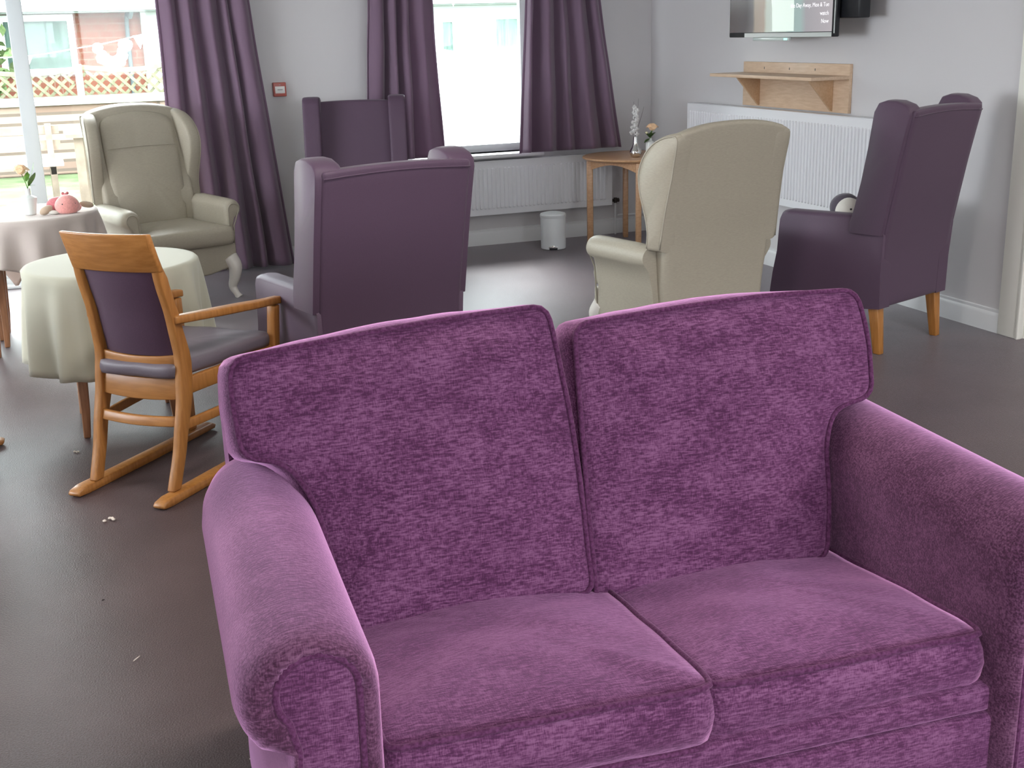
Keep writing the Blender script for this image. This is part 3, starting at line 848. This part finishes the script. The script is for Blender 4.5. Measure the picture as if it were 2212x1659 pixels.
def white_vase_rose(label, vl, loc, H, kind, seed, rz=0):
    t = thing('flower_vase', label, 'vase', loc, rz)
    if kind == 'angular':
        prof = [(.024, 0), (.027, .004), (.038, .088), (.038, .092), (.014, .106), (.0125, .112), (.0135, .142), (.0105, .142), (.0095, .11), (.001, .10)]
        prof = [(q*1.12, z) for q, z in prof]
    else:
        prof = [(.027, 0), (.031, .004), (.031, .095), (.028, .110), (.016, .120), (.0145, .135), (.011, .135), (.010, .118), (.001, .11)]
    MB().lathe(prof, n=28).build('vase', M_ceram, t, ang=30)
    b = MB(); top = Vector((-.022, 0, H)) if kind == 'angular' else Vector((.012, -.01, H))
    b.tube(catmull([(0, 0, .11), (0, 0, .15), top*.6+Vector((0, 0, .06)), top], 5), .0022, 6)
    b.tube(catmull([(0, 0, .11), (.006, 0, .16), (.022, .004, H-.015)], 5), .0018, 6)
    b.build('stem', M_leaf, t)
    b = MB(); petal_ball(b, top+Vector((0, 0, .01)), .047, 16, seed)
    q = b.build('rose', M_peach, t, ang=None); smooth(q.data)
    b = MB()
    if kind == 'angular':
        leaf(b, (0, 0, .15), (-.9, -.2, .25), .055, .012); leaf(b, (0, 0, .152), (.9, -.1, .3), .042, .010)
        leaf(b, (.010, 0, .155), (.45, -.3, 1), .085, .028, .1); leaf(b, (.024, 0, .20), (.5, 0, 1), .080, .017, -.15); leaf(b, (.0, 0, .18), (.2, .5, 1), .055, .015, .1)
        b.build('leaf', M_leaf, t)
    else:
        for k in range(7):
            a = k*2.4; leaf(b, (0, 0, .14), (cos(a)*.7, sin(a)*.7, .9), .055, .014)
        leaf(b, (0, 0, .135), (-1, -.3, -.1), .06, .016, .4)
        b.build('leaf', M_leafd, t)
        b = MB(); petal_ball(b, (-.034, -.012, H-.028), .015, 8, seed+3); q = b.build('bud', M_cream_pet, t, ang=None); smooth(q.data)
    return t
white_vase_rose('white angular vase with a peach rose on the table by the patio window', '', (-.063, 7.06, .704), .232, 'angular', 2)
white_vase_rose('white round vase with a peach rose and cream bud on the oak side table', '', (4.205, 8.00, .673), .205, 'bottle', 4)
def silver_vase():
    t = thing('flower_vase', 'silver bottle vase holding a white orchid spray on the oak side table', 'vase', (4.115, 8.055, .673), 0)
    MB().lathe([(.022, 0), (.034, .006), (.043, .024), (.044, .038), (.038, .056), (.026, .076), (.020, .095), (.0175, .120), (.0165, .150), (.014, .150), (.015, .12), (.001, .10)], n=32).build('vase', M_chrome, t, ang=30)
    b = MB(); rnd = random.Random(11)
    for dx, dy, h in ((-.01, 0, .40), (.02, .01, .42), (.045, 0, .36), (.0, .01, .30)):
        b.tube(catmull([(0, 0, .12), (dx*.3, dy, .2), (dx*1.0, dy, h*.8), (dx*1.5, dy, h)], 5), lambda u: .002*(1-u)+.0007, 6)
    b.build('twig', M_twig, t)
    b = MB()
    for k in range(17):
        z = .165+.012*k; a = k*2.1; rr = .012+.014*rnd.random(); x = -.015+cos(a)*rr*1.3+.035*(k/17.)*(1 if k % 3 else -.3); y = sin(a)*rr-.005
        for j in range(4):
            aa = j*pi/2+k; rot = Matrix.Rotation(aa, 3, 'Y') @ Matrix.Rotation(.5, 3, 'X')
            b.ball((x+cos(aa)*.009, y, z+sin(aa)*.009), (.012, .003, .0085), rot, 8, 6)
    b.build('orchid', M_orchid, t)
silver_vase()

def toy_pink():
    t = thing('plush_toy', 'pink plush toy lying on the white-clothed table by the patio window', 'toy', (.108, 7.02, .704), 12)
    b = MB()
    def hd(p):
        return Vector((p.x*(1.08-.25*max(0, p.z/.05)*.5), p.y, max(p.z, -.042)))
    b.ball((.015, -.02, .043), (.062, .052, .058), None, 24, 16, hd); b.ball((.068, -.015, .022), (.026, .02, .016), Matrix.Rotation(-.5, 3, 'Y'), 12, 8)
    q = b.build('head', M_pink, t, ang=None); smooth(q.data)
    b = MB(); b.ball((-.02, .035, .045), (.062, .04, .042), None, 20, 12); b.ball((.02, .03, .055), (.045, .035, .042), None, 20, 12); b.ball((-.055, .02, .03), (.03, .03, .022), None, 16, 10)
    q = b.build('body', M_pinkd, t, ang=None); smooth(q.data)
    b = MB(); b.tube([(.015, .0, .078), (.016, .0, .10), (.017, 0, .106)], .012, 12); b.ball((.004, 0, .106), (.008, .006, .008)); b.ball((.028, 0, .106), (.008, .006, .008))
    q = b.build('tuft', M_pinkd, t, ang=None); smooth(q.data)
    for c, rad, a in (((-.095, -.008, .026), (.038, .026, .022), -.45), ((.125, .01, .034), (.040, .022, .018), .25), ((-.060, -.02, .012), (.03, .02, .012), .1)):
        b = MB(); b.ball(c, rad, Matrix.Rotation(a, 3, 'Y'), 16, 10); q = b.build('paw', M_tan if c[0] != -.060 else M_wplush, t, ang=None); smooth(q.data)
    b = MB(); 
    for c in ((-.020, -.063, .056), (.048, -.061, .054), (.012, -.058, .076)): b.ball(c, (.0038, .003, .0038), None, 8, 6)
    b.build('eye', M_twig, t)
toy_pink()
def toy_grey():
    a = R(199.7); O = Vector((4.035, 4.845, 0)); p = O+Matrix.Rotation(a, 3, 'Z') @ Vector((.150, -.30, .488))
    t = thing('plush_toy', 'grey plush toy with white face and bead eye, on the right-hand purple wing chair', 'toy', p, -34)
    b = MB(); b.ball((0, 0, .085), (.085, .075, .088), None, 20, 14, lambda p: Vector((p.x, p.y, max(p.z, -.083)))); b.ball((-.012, .0, .205), (.076, .066, .070), None, 20, 14)
    q = b.build('body', M_gplush, t, ang=None); smooth(q.data)
    b = MB(); b.ball((.004, -.046, .192), (.066, .058, .066), Matrix.Rotation(.3, 3, 'Y'), 20, 14)
    q = b.build('face', M_wplush, t, ang=None); smooth(q.data)
    for x, y, z in ((.012, -.103, .208), (.052, -.088, .204)):
        b = MB(); b.ball((x, y, z), (.0052, .004, .0052), None, 10, 8); b.build('eye', M_eye, t)
    for s_ in (-1, 1):
        b = MB(); b.ball((s_*.080, -.01, .10), (.022, .035, .055), Matrix.Rotation(-s_*.4, 3, 'Y'), 12, 8); q = b.build('flipper', M_gplush, t, ang=None); smooth(q.data)
toy_grey()

# ------------------------------------------------------------------ pedal bin
def pedal_bin():
    t = thing('pedal_bin', 'small white pedal bin standing on the carpet below the back radiator', 'bin', (3.565, 8.335, 0), -23)
    MB().lathe([(.086, 0), (.094, .006), (.0955, .22), (.094, .238)], n=40).build('bucket', M_bin, t, ang=30)
    MB().lathe([(.0965, .238), (.0985, .243), (.0985, .258), (.094, .267), (.06, .276), (.001, .279)], n=40).build('lid', M_bin, t, ang=25)
    MB().lathe([(.0875, 0), (.0875, .011), (.001, .011)], n=32).build('foot_ring', M_black, t)
    b = MB(); b.span((-.034, -.115, .022), (.034, -.088, .030)); b.span((-.010, -.10, .022), (.010, -.06, .036)); b.build('pedal', M_chrome, t, bev=.002, seg=2)
    b = MB(); b.span((-.030, -.097, .004), (.030, -.080, .016)); b.build('pedal_slot', M_black, t, bev=.002, seg=2)
pedal_bin()

# ------------------------------------------------------------------ curtains
def curtain(label, xt, xb, zt, zb, y0, folds, seed, edge=(0, 0), group=None, amp=.058, hemband=True, dz=(0, 0)):
    """pleated curtain: folds travel down and spread; xt/xb = left,right at top and bottom"""
    NU, NZ = 140, 44; rnd = random.Random(seed)
    fs = []; x = 0
    while x < 1: 
        wd = (1/folds)*(.6+.8*rnd.random()); fs.append((x, wd, .5+.7*rnd.random())); x += wd
    tot = x
    rings = []
    for k in range(NZ+1):
        v = k/NZ; z = zt+(zb-zt)*v; rg = []
        vv = v**1.15
        for j in range(NU+1):
            u = j/NU
            s_ = 0; uu = u*tot
            for f0, wd, am in fs:
                if f0 <= uu <= f0+wd+1e-9:
                    q = (uu-f0)/wd; s_ = am*(max(0, sin(pi*q))**1.3)*2-am; break
            a, bb = xt[0]+(xb[0]-xt[0])*vv, xt[1]+(xb[1]-xt[1])*vv
            x_ = a+(bb-a)*(u+.012*sin(u*31+seed))+.012*noise.noise(Vector((u*4, z*1.7, seed)))
            A = amp*(.55+.65*v)
            y = y0-.015-A*s_*(1 if .02 < u < .98 else .4)+.018*noise.noise(Vector((u*5, z*2.2, seed+4)))
            zz = z+(dz[0]*(1-u)+dz[1]*u)*v+.006*s_*v
            rg.append((x_, y, zz))
        rings.append(rg)
    o = MB().loft(rings, closed=False, caps=False).build('curtain', M_curt, None, ang=None); smooth(o.data)
    sd = o.modifiers.new('solid', 'SOLIDIFY'); sd.thickness = .004
    tag(o, label, 'curtain', group)
    return o
curtain('full-length aubergine curtain at the right side of the patio door', (.87, 1.45), (.86, 1.66), 2.30, .02, YB-.13, 4.4, 5)
curtain('short aubergine curtain on the left of the back window', (2.31, 2.74), (2.21, 2.80), 2.30, .715, YB-.18, 3.6, 9)
curtain('short aubergine curtain on the right of the back window', (3.49, 4.01), (3.39, 4.24), 2.30, .705, YB-.18, 4.2, 14)
def pole(x0, x1, y, label):
    t = thing('curtain_pole', label, 'curtain pole', (0, y, 2.33), 0)
    MB().tube([(x0, 0, 0), (x1, 0, 0)], .014, 16).build('rod', M_upvc, t)
    for x in (x0, x1):
        b = MB(); b.ball((x, 0, 0), (.026, .026, .026)); b.build('finial', M_upvc, t)
    for x in (x0+.12, x1-.12):
        b = MB(); b.span((x-.01, 0, -.01), (x+.01, YB-y, .01)); b.build('bracket', M_upvc, t)
pole(-2.35, 1.55, YB-.135, 'white curtain pole over the patio door')
pole(2.15, 4.15, YB-.19, 'white curtain pole over the back window')

# ------------------------------------------------------------------ radiators
def radiator(label, L_, H_, loc, rz, valve=0):
    """local: x along the length from 0 to L_, front face towards -y, z from 0 (bottom)"""
    t = thing('radiator', label, 'radiator', loc, rz)
    b = MB()
    # corrugated front: flat border, vertical channels
    p = .0335; n = int((L_-.06)/p); x = .03
    b.span((0, -.070, 0), (L_, -.058, H_))
    for k in range(n):
        xx = .03+p*(k+.5)
        out = rounded([(xx-.0115, .045), (xx+.0115, .045), (xx+.0115, H_-.05), (xx-.0115, H_-.05)], .0105, 4)
        c = (xx, H_/2)
        b.loft([[(x_, -.0695, z) for x_, z in out], [(xx+(x_-xx)*.62, -.0790, z+(.006 if z < H_/2 else -.006)) for x_, z in out]])
    b.build('front_panel', M_rad, t, ang=25)
    b = MB(); b.span((0, -.012, .01), (L_, -.002, H_-.01)); b.span((.01, -.058, .03), (L_-.01, -.012, .06)); b.build('rear_panel', M_rad, t)
    b = MB(); b.span((-.002, -.071, H_-.004), (L_+.002, -.001, H_+.004))
    b.build('top_grille', M_rad, t, bev=.002, seg=2)
    for x in (-.001, L_-.003):
        b = MB(); b.span((x, -.071, .0), (x+.004, -.001, H_)); b.build('side_cover', M_rad, t)
    if valve:
        x = L_ if valve > 0 else 0; s_ = 1 if valve > 0 else -1
        b = MB(); b.tube([(x, -.035, .03), (x+s_*.045, -.035, .03)], .012, 12)
        b.tube([(x+s_*.045, -.035, .03), (x+s_*.075, -.035, .03)], .016, 12); b.tube([(x+s_*.045, -.035, .01), (x+s_*.045, -.035, .05)], .014, 12)
        vv_ = b.build('valve', M_dkmetal, t, ang=40)
        b = MB(); b.tube([(x+s_*.045, -.035, .01), (x+s_*.045, -.035, -loc[2]+.002)], .0075, 12); b.build('feed_pipe', M_white, t)
    for x in (.25, L_-.25):
        MB().span((x-.02, -.012, .1), (x+.02, .024, H_-.1)).build('wall_bracket', M_rad, t)
    return t
radiator('white panel radiator under the back window', 1.92, .405, (2.29, YB-.025, .243), 0, 1)
radiator('white panel radiator on the right wall below the wooden shelf', 2.26, .600, (XR-.025, 7.985, .447), -90, 0)
# skirting pipe run under the back radiator
b = MB(); b.tube([(4.27, YB-.075, .155), (4.50, YB-.075, .155)], .009, 10); tag(b.build('heating_pipe', M_white), 'white heating pipe run in the corner behind the side table', 'pipe')

# ------------------------------------------------------------------ fire alarm call point
t = thing('fire_alarm_call_point', 'red fire alarm call point with a white plate on the back wall', 'fire alarm', (1.655, YB, 1.238), 0)
b = MB(); b.span((-.045, -.045, -.048), (.045, -.001, .048)); b.build('housing', M_red, t, bev=.005, seg=3)
b = MB(); b.span((-.034, -.048, -.026), (.034, -.044, .022)); b.build('glass_plate', M_plate, t, bev=.002, seg=2)
b = MB(); b.span((-.018, -.0488, -.004), (.018, -.0479, .002)); b.span((-.006, -.0458, .030), (.006, -.0449, .034)); b.build('marking', M_grey, t)

# ------------------------------------------------------------------ television
def text_mesh(name, s, size, mat, parent, loc, rot, align='RIGHT'):
    cu = bpy.data.curves.new(name, 'FONT'); cu.body = s; cu.size = size; cu.align_x = align; cu.extrude = .0004
    tmp = bpy.data.objects.new(name, cu); col.objects.link(tmp)
    dg = bpy.context.evaluated_depsgraph_get(); me = bpy.data.meshes.new_from_object(tmp.evaluated_get(dg))
    bpy.data.objects.remove(tmp); me.materials.clear()
    o = link(name, me, mat, parent); o.location = loc; o.rotation_euler = rot; return o
def screen_mat():
    """what the screen shows: dark left part, tan, pale figure, green-grey, pink-grey right"""
    mt, n, l, b = newmat('tv_picture')
    tc = n.new('ShaderNodeTexCoord'); sp = n.new('ShaderNodeSeparateXYZ'); l.new(tc.outputs['Object'], sp.inputs[0])
    ns = n.new('ShaderNodeTexNoise'); ns.inputs['Scale'].default_value = 5; ns.inputs['Detail'].default_value = 3; l.new(tc.outputs['Object'], ns.inputs[0])
    ma = n.new('ShaderNodeMath'); ma.operation = 'MULTIPLY_ADD'; ma.inputs[1].default_value = .06; l.new(ns.outputs[0], ma.inputs[0]); l.new(sp.outputs[0], ma.inputs[2])
    mr = n.new('ShaderNodeMapRange'); mr.inputs['From Min'].default_value = -.49+.03; mr.inputs['From Max'].default_value = .49+.03; l.new(ma.outputs[0], mr.inputs[0])
    cr = n.new('ShaderNodeValToRGB'); e = cr.color_ramp.elements
    stops = [(0, (.006, .010, .018)), (.14, (.010, .016, .026)), (.21, (.07, .08, .09)), (.235, (.26, .23, .19)), (.34, (.30, .25, .21)), (.37, (.42, .48, .43)), (.56, (.48, .58, .53)), (.61, (.32, .42, .40)), (.72, (.34, .45, .43)), (.77, (.36, .35, .37)), (1, (.44, .41, .43))]
    e[0].position, e[0].color = 0, (*stops[0][1], 1); e[1].position, e[1].color = 1, (*stops[-1][1], 1)
    for p, c in stops[1:-1]: k = e.new(p); k.color = (*c, 1)
    l.new(mr.outputs[0], cr.inputs[0])
    b.inputs['Base Color'].default_value = (.01, .01, .012, 1); b.inputs['Roughness'].default_value = .15
    l.new(cr.outputs[0], b.inputs['Emission Color']); b.inputs['Emission Strength'].default_value = .48
    return mt
M_screen = screen_mat()
M_fig = emit_mat('screen_figure', (.50, .58, .53), .44); M_txt = emit_mat('screen_lettering', (.74, .72, .74), .40)
M_led = emit_mat('cyan_standby_light', (.25, .85, .65), 1.0)
def tv():
    # local: x along the width (towards the right of the screen), -y = viewer
    t = thing('television', 'flat television on a wall arm showing a pale figure and white lettering', 'television', (4.36, 6.58, 1.80), -88)
    W2, H2 = .545, .29
    b = MB(); b.span((-W2, -.020, -H2), (W2, .012, H2)); b.build('housing', M_black, t, bev=.006, seg=2)
    b = MB(); b.span((-W2+.05, .012, -H2+.06), (W2-.10, .045, H2-.08)); b.build('rear_cover', M_black, t, bev=.01, seg=2)
    b = MB(); b.span((-W2+.010, -.0215, -H2+.030), (W2-.030, -.0195, H2-.010)); b.build('screen', M_screen, t)
    # pale figure in the picture
    f = [(-.16, .28), (.13, .28), (.13, .14), (.16, .13), (.18, .05), (.20, -.10), (.205, -.255), (-.04, -.255), (-.05, -.12), (-.07, .0), (-.10, .10)]
    b = MB(); b.prism([(x*.9-.03, z) for x, z in f], 'y', -.0222, -.0216); b.prism([(-.205, .27), (-.175, .27), (-.165, .0), (-.185, -.06), (-.195, .0)], 'y', -.0222, -.0216)
    b.build('picture_figure', M_fig, t)
    for s, z in (('the Day Away, Mon & Tue', -.120), ('watch', -.168), ('Now', -.212)):
        text_mesh('lettering', s, .034, M_txt, t, (.485, -.0226, z), (R(90), 0, 0))
    b = MB(); b.span((-W2+.18, -.0225, -H2+.001), (W2-.03, -.0200, -H2+.026)); b.build('lower_bezel', pbr('silver_bezel', (.62, .66, .64), .3, .5), t)
    b = MB(); b.span((W2-.012, -.021, -H2+.02), (W2-.004, -.0195, H2)); b.build('side_bezel', MT['silver_bezel'], t)
    b = MB(); b.span((-.28, -.018, -H2-.020), (.10, .000, -H2-.001)); k = b.build('sensor_bar', pbr('clear_bar', (.62, .70, .67), .2, .5), t, bev=.003, seg=2)
    b = MB(); b.span((.055, -.021, -H2-.017), (.085, -.0185, -H2-.006)); b.build('standby_light', M_led, k)
    # wall arm
    b = MB(); b.span((.10, .045, -.16), (.66, .075, .16)); b.build('mount_plate', M_black, t, bev=.006, seg=2)
    b = MB(); b.span((.52, .02, -.19), (.70, .10, .20)); b.build('arm_joint', M_black, t, bev=.008, seg=2)
    b = MB(); b.span((.42, .09, -.06), (.60, .205, .06)); b.build('wall_arm', M_black, t, bev=.006, seg=2)
tv()

# ------------------------------------------------------------------ maple wall shelf over the radiator
def shelf():
    # local: x = distance out from the wall (towards the room), built in world axes
    t = thing('wall_shelf', 'maple wall shelf on a backboard with two triangular brackets over the right radiator', 'shelf', (XR, 6.76, 1.06), 0)
    b = MB(); b.span((-.024, -.588, .0), (-.001, .588, .288)); b.build('backboard', M_maple, t, bev=.0015, seg=2)
    b = MB(); b.span((-.295, -.588, .200), (-.0245, .575, .220)); b.build('shelf_board', M_maple, t, bev=.0015, seg=2)
    for y in (-.426, .386):
        b = MB(); b.prism([(-.0245, .008), (-.0245, .1995), (-.200, .1995), (-.198, .190), (-.034, .008)], 'y', y-.009, y+.009)
        b.build('bracket', M_mapled, t, bev=.001, seg=2)
    for y in (-.24, .04, .33):
        b = MB(); b.span((-.0255, y-.003, .243), (-.0238, y+.003, .257)); b.build('screw_hole', M_twig, t)
shelf()

# ------------------------------------------------------------------ litter on the carpet
def crumbs():
    rnd = random.Random(5)
    for lab, x, y, L_, wd, a, mt in (('pale splinter lying on the carpet left of the sofa', .082, 3.092, .034, .003, 50, M_crumb), ('pale crumbs in front of the rocking chair', .075, 4.14, .022, .014, 20, M_crumb),
             ('tiny dark crumb on the carpet left of the sofa', .02, 3.50, .009, .005, 10, M_brickdark), ('small white crumb beside the sofa arm', .286, 2.494, .008, .004, 0, M_crumb), ('small pale crumb under the rocking chair', .002, 4.957, .014, .01, 0, M_crumb)):
        b = MB(); n_ = 1 if L_ > .03 or L_ < .01 else 4
        for k in range(n_):
            b.ball(((rnd.random()-.5)*L_*1.6*(n_ > 1), (rnd.random()-.5)*L_*(n_ > 1), wd*.35), (L_/2/(1 if n_ == 1 else 1.6), wd/2*1.0, wd*.35), Matrix.Rotation(rnd.random(), 3, 'Z') if n_ > 1 else None, 8, 6)
        o = b.build('crumb', mt, None, loc=(x, y, .001)); o.rotation_euler = (0, 0, R(a)); tag(o, lab, 'crumb')
crumbs()

# ------------------------------------------------------------------ the garden outside
G = -.06
b = MB(); b.span((-30, 9.02+1.6, G-.1), (40, 60, G)); struct(b.build('ground_lawn', M_grass))
b = MB(); b.span((-6, 9.02, G-.08), (12, 9.02+1.6, G+.01)); struct(b.build('ground_paving', M_pave))
M_netw = pbr('glare_net_curtain', (.085, .12, .11), .9, .2, c2=(.20, .25, .235), noise_scale=6, stretch=(4, 1, .4))  # net copy washed out in colour to match the glare
def house():
    t = thing('brick_house', 'red brick bungalow with a white window and grey soffit beyond the garden fence', 'house', (0, 22, G), 0)
    b = MB(); b.span((-9, 0, 0), (1.93, .3, 2.12)); b.build('wall', M_brick, t)
    b = MB(); b.span((1.93, -.10, 0), (2.6, .3, 2.12)); b.build('quoin', M_whiteglare, t)
    b = MB(); b.span((2.6, 0, 0), (16, .3, 2.12)); b.build('glare_white_wall', M_whiteglare, t)  # house wall continued, whitened to imitate glare
    b = MB(); b.span((-9.2, -.55, 2.10), (16, .1, 2.16)); b.build('soffit', M_roof, t)
    b = MB(); b.span((-9.2, -.60, 2.13), (16, -.55, 2.33)); b.build('fascia', M_upvc, t)
    b = MB(); b.prism([(-.62, 2.33), (.5, 2.9), (2.5, 3.9), (2.6, 3.9), (.6, 2.33)], 'x', -9.2, 16); b.build('roof', pbr('brown_tile', (.30, .20, .17), .9, .2), t)
    for x0, x1, z0, z1 in ((-.32, .86, 1.14, 2.09), (7.15, 7.55, 1.20, 1.92), (8.2, 8.9, 1.25, 1.95)):
        b = MB(); frame_rect(b, x0, x1, z0, z1, -.06, .02, .10); wn = b.build('window', M_upvc, t)
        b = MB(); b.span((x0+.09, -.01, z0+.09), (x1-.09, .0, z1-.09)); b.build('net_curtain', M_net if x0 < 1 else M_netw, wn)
        b = MB(); b.span((x0+.09, -.035, z0+.09), (x1-.09, -.03, z1-.09)); b.build('pane', M_glass, wn)
    b = MB(); b.tube(catmull([(1.76, -.52, 2.12), (1.74, -.40, 2.02), (1.70, -.07, 1.90), (1.69, -.06, 0)], 6), .035, 10); b.build('downpipe', M_pipeg, t)
house()
def fence_panel(label, x0, x1, y, zb, zt0, zt1, mat, grp, post=True):
    t = thing('trellis_fence', label, 'fence', ((x0+x1)/2, y, G), 0, grp)
    hw = (x1-x0)/2
    def top(x):
        u = (x+hw)/(2*hw); return zt0+(zt1-zt0)*u-.16*sin(pi*u)*1.0-G
    b = MB(); rings = []
    for k in range(17):
        x = -hw+2*hw*k/16; z = top(x); rings.append([(x, -.03, z-.03), (x, .03, z-.03), (x, .03, z+.03), (x, -.03, z+.03)])
    b.loft(rings); b.build('top_rail', mat, t)
    zb_ = zb-G
    b = MB(); b.span((-hw, -.03, zb_-.04), (hw, .03, zb_+.02)); b.build('bottom_rail', mat, t)
    b = MB()
    for sg in (-1, 1):
        for k in range(-12, 40):
            xa = -hw+k*.16
            pts = []
            steps = 24; seg = None
            for j in range(steps+1):
                z = zb_+(max(zt0, zt1)-G-zb_)*j/steps; x = xa+sg*(z-zb_)
                if sg < 0: x = xa+.0-(z-zb_)+.6
                if -hw < x < hw and z < top(x): pts.append((x, z))
            if len(pts) > 1:
                (xa_, za), (xb_, z2) = pts[0], pts[-1]; d = Vector((xb_-xa_, 0, z2-za)); L_ = d.length; d.normalize()
                rot = Matrix.Rotation(-math.atan2(d.z, d.x), 3, 'Y')
                b.box(((xa_+xb_)/2, sg*.008, (za+z2)/2), (L_, .012, .040), rot)
    b.build('lattice', mat, t)
    b = MB()
    for k in range(int(hw*2/.145)):
        x = -hw+.01+k*.145; b.span((x, -.015, .02), (x+.135, .01, zb_-.05))
    b.build('boards', mat, t)
    if post: MB().span((hw-.0, -.05, 0), (hw+.09, .05, top(hw)+.12)).build('post', mat, t)
fence_panel('curved-top trellis fence panel outside the left part of the patio door', -1.20, .64, 18, .82, 1.50, 1.24, M_fence, None, False)
fence_panel('curved-top trellis fence panel rising to the right, outside the patio door', .74, 2.60, 18, .82, 1.26, 1.52, M_fence, None)
b = MB(); b.span((3.3, 15.7, G), (9.5, 15.9, .80)); gw = b.build('garden_wall', M_whiteglare); tag(gw, 'low garden wall outside the back window, coloured white for glare', 'garden wall')
b = MB(); b.span((3.25, 15.66, .80), (9.55, 15.94, .86)); b.build('coping', M_coping, gw)
fence_panel('pale trellis fence panel seen at the left of the back window', 3.6, 5.5, 18, .80, 1.40, 1.40, M_fencew, 'pale fence panels outside the back window')
fence_panel('pale trellis fence panel seen in the middle of the back window', 5.6, 7.4, 18, .80, 1.40, 1.40, M_fencew, 'pale fence panels outside the back window')
fence_panel('pale trellis fence panel seen at the right of the back window', 7.5, 9.3, 18, .80, 1.40, 1.40, M_fencew, 'pale fence panels outside the back window')
b = MB(); b.span((.645, 17.90, G), (.735, 17.93, 1.30)); tag(b.build('fence_post', M_upvc), 'white post between the trellis panels below the house window', 'post')
b = MB(); b.prism(rounded([(16.9, G), (17.5, G), (17.5, .82), (16.9, .82)], .03, 3), 'x', -6, 3.2); ow = b.build('retaining_wall', M_sleeper); tag(ow, 'low weathered red-brown retaining wall in front of the fence', 'garden wall')
b = MB(); b.prism(rounded([(16.84, .82), (17.56, .82), (17.56, .90), (16.84, .90)], .02, 3), 'x', -6.05, 3.2); b.build('coping', M_coping, ow)
def garden_table():
    t = thing('garden_table', 'weathered timber garden table on the lawn outside the patio door', 'table', (.44, 12.4, G), 0)
    b = MB()
    for k in range(4): b.span((-.16, -.34+k*.17, .80), (1.35, -.19+k*.17, .835))
    b.build('tabletop', M_patio, t)
    for x in (-.05, 1.2):
        for y in (-.26, .26):
            b = MB(); b.loft([[(x+p*.04+(.04 if y > 0 else 0), y+q*.035, z) for p, q in ((-1, -1), (1, -1), (1, 1), (-1, 1))] for z in (0, .80)]); b.build('leg', M_patio, t)
garden_table()
def bench():
    t = thing('garden_bench', 'pale slatted garden bench left of the timber table outside the patio door', 'bench', (-.55, 12.9, G), 0)
    b = MB()
    for k in range(3): b.span((-.9, -.22+k*.15, .50), (.80, -.10+k*.15, .535))
    b.build('seat', M_coping, t)
    b = MB(); b.span((-.9, .24, .62), (.80, .27, .72)); b.span((-.9, .24, .78), (.80, .27, .86)); b.build('backrest', M_patio, t)
    for x in (-.8, -.02, .7):
        b = MB(); b.span((x-.03, -.2, 0), (x+.03, -.14, .50)); b.span((x-.03, .20, 0), (x+.03, .26, .88)); b.span((x-.025, -.2, .42), (x+.025, .24, .49)); b.build('leg', M_patio, t)
bench()
def bunting():
    t = thing('bunting', 'white triangular bunting strung across the garden, bunched in the middle', 'bunting', (0, 13, 0), 0)
    P = [Vector((-2.2, 0, 1.60)), Vector((-.3, 0, 1.47)), Vector((.55, 0, 1.54)), Vector((1.2, 0, 1.66)), Vector((2.6, 0, 1.98)), Vector((5.0, 0, 2.0))]
    path = catmull(P, 10); MB().tube(path, .006, 6).build('string', M_flag, t)
    for x, w_, h in ((-1.2, .12, .16), (-.8, .12, .16), (-.28, .10, .15), (.0, .12, .10), (1.08, .11, .13), (1.6, .12, .15), (2.2, .12, .15), (3.3, .12, .15), (3.9, .12, .15), (4.5, .12, .15)):
        q = min(path, key=lambda p: abs(p.x-x))
        b = MB(); b.loft([[(q.x-w_/2, 0, q.z), (q.x+w_/2, 0, q.z), (q.x+.01, .02, q.z-h)], [(q.x-w_/2, .004, q.z), (q.x+w_/2, .004, q.z), (q.x+.01, .024, q.z-h)]]); b.build('flag', M_flag, t)
    b = MB(); rnd = random.Random(3)
    for k in range(14):
        u = k/13; c = (.70+.26*u+.03*rnd.random(), .0, 1.50-.16*sin(pi*min(1, u*1.1))+.05*rnd.random())
        b.ball(c, (.055, .02, .045+.03*rnd.random()), Matrix.Rotation(rnd.random()*3, 3, 'Y'), 8, 6)
    q = b.build('bunched_flags', M_flag, t, ang=None); smooth(q.data)
bunting()
def shrub(label, c, r, seed):
    rnd = random.Random(seed); b = MB()
    for k in range(900):
        a, e = rnd.random()*6.28, math.acos(1-2*rnd.random()); rr = r*(.75+.35*rnd.random())
        p = Vector((c[0]+rr*sin(e)*cos(a), c[1]+rr*sin(e)*sin(a), c[2]+rr*1.3*cos(e)))
        q = Matrix.Rotation(rnd.random()*6, 3, 'X') @ Matrix.Rotation(rnd.random()*6, 3, 'Z'); s_ = .07*(.6+rnd.random())
        b.add([p+q @ Vector(v) for v in ((-s_, 0, 0), (0, -s_*.5, .004), (s_, 0, 0), (0, s_*.5, .004))], [(0, 1, 2, 3)])
    b.ball(c, (r*.82, r*.82, r*1.1), None, 16, 10)
    o = b.build('shrub', M_shrub, None, ang=None); tag(o, label, 'shrub'); return o
shrub('green shrub beside the brick house, at the far left of the patio door', (-1.15, 20.5, 1.2), .95, 4)
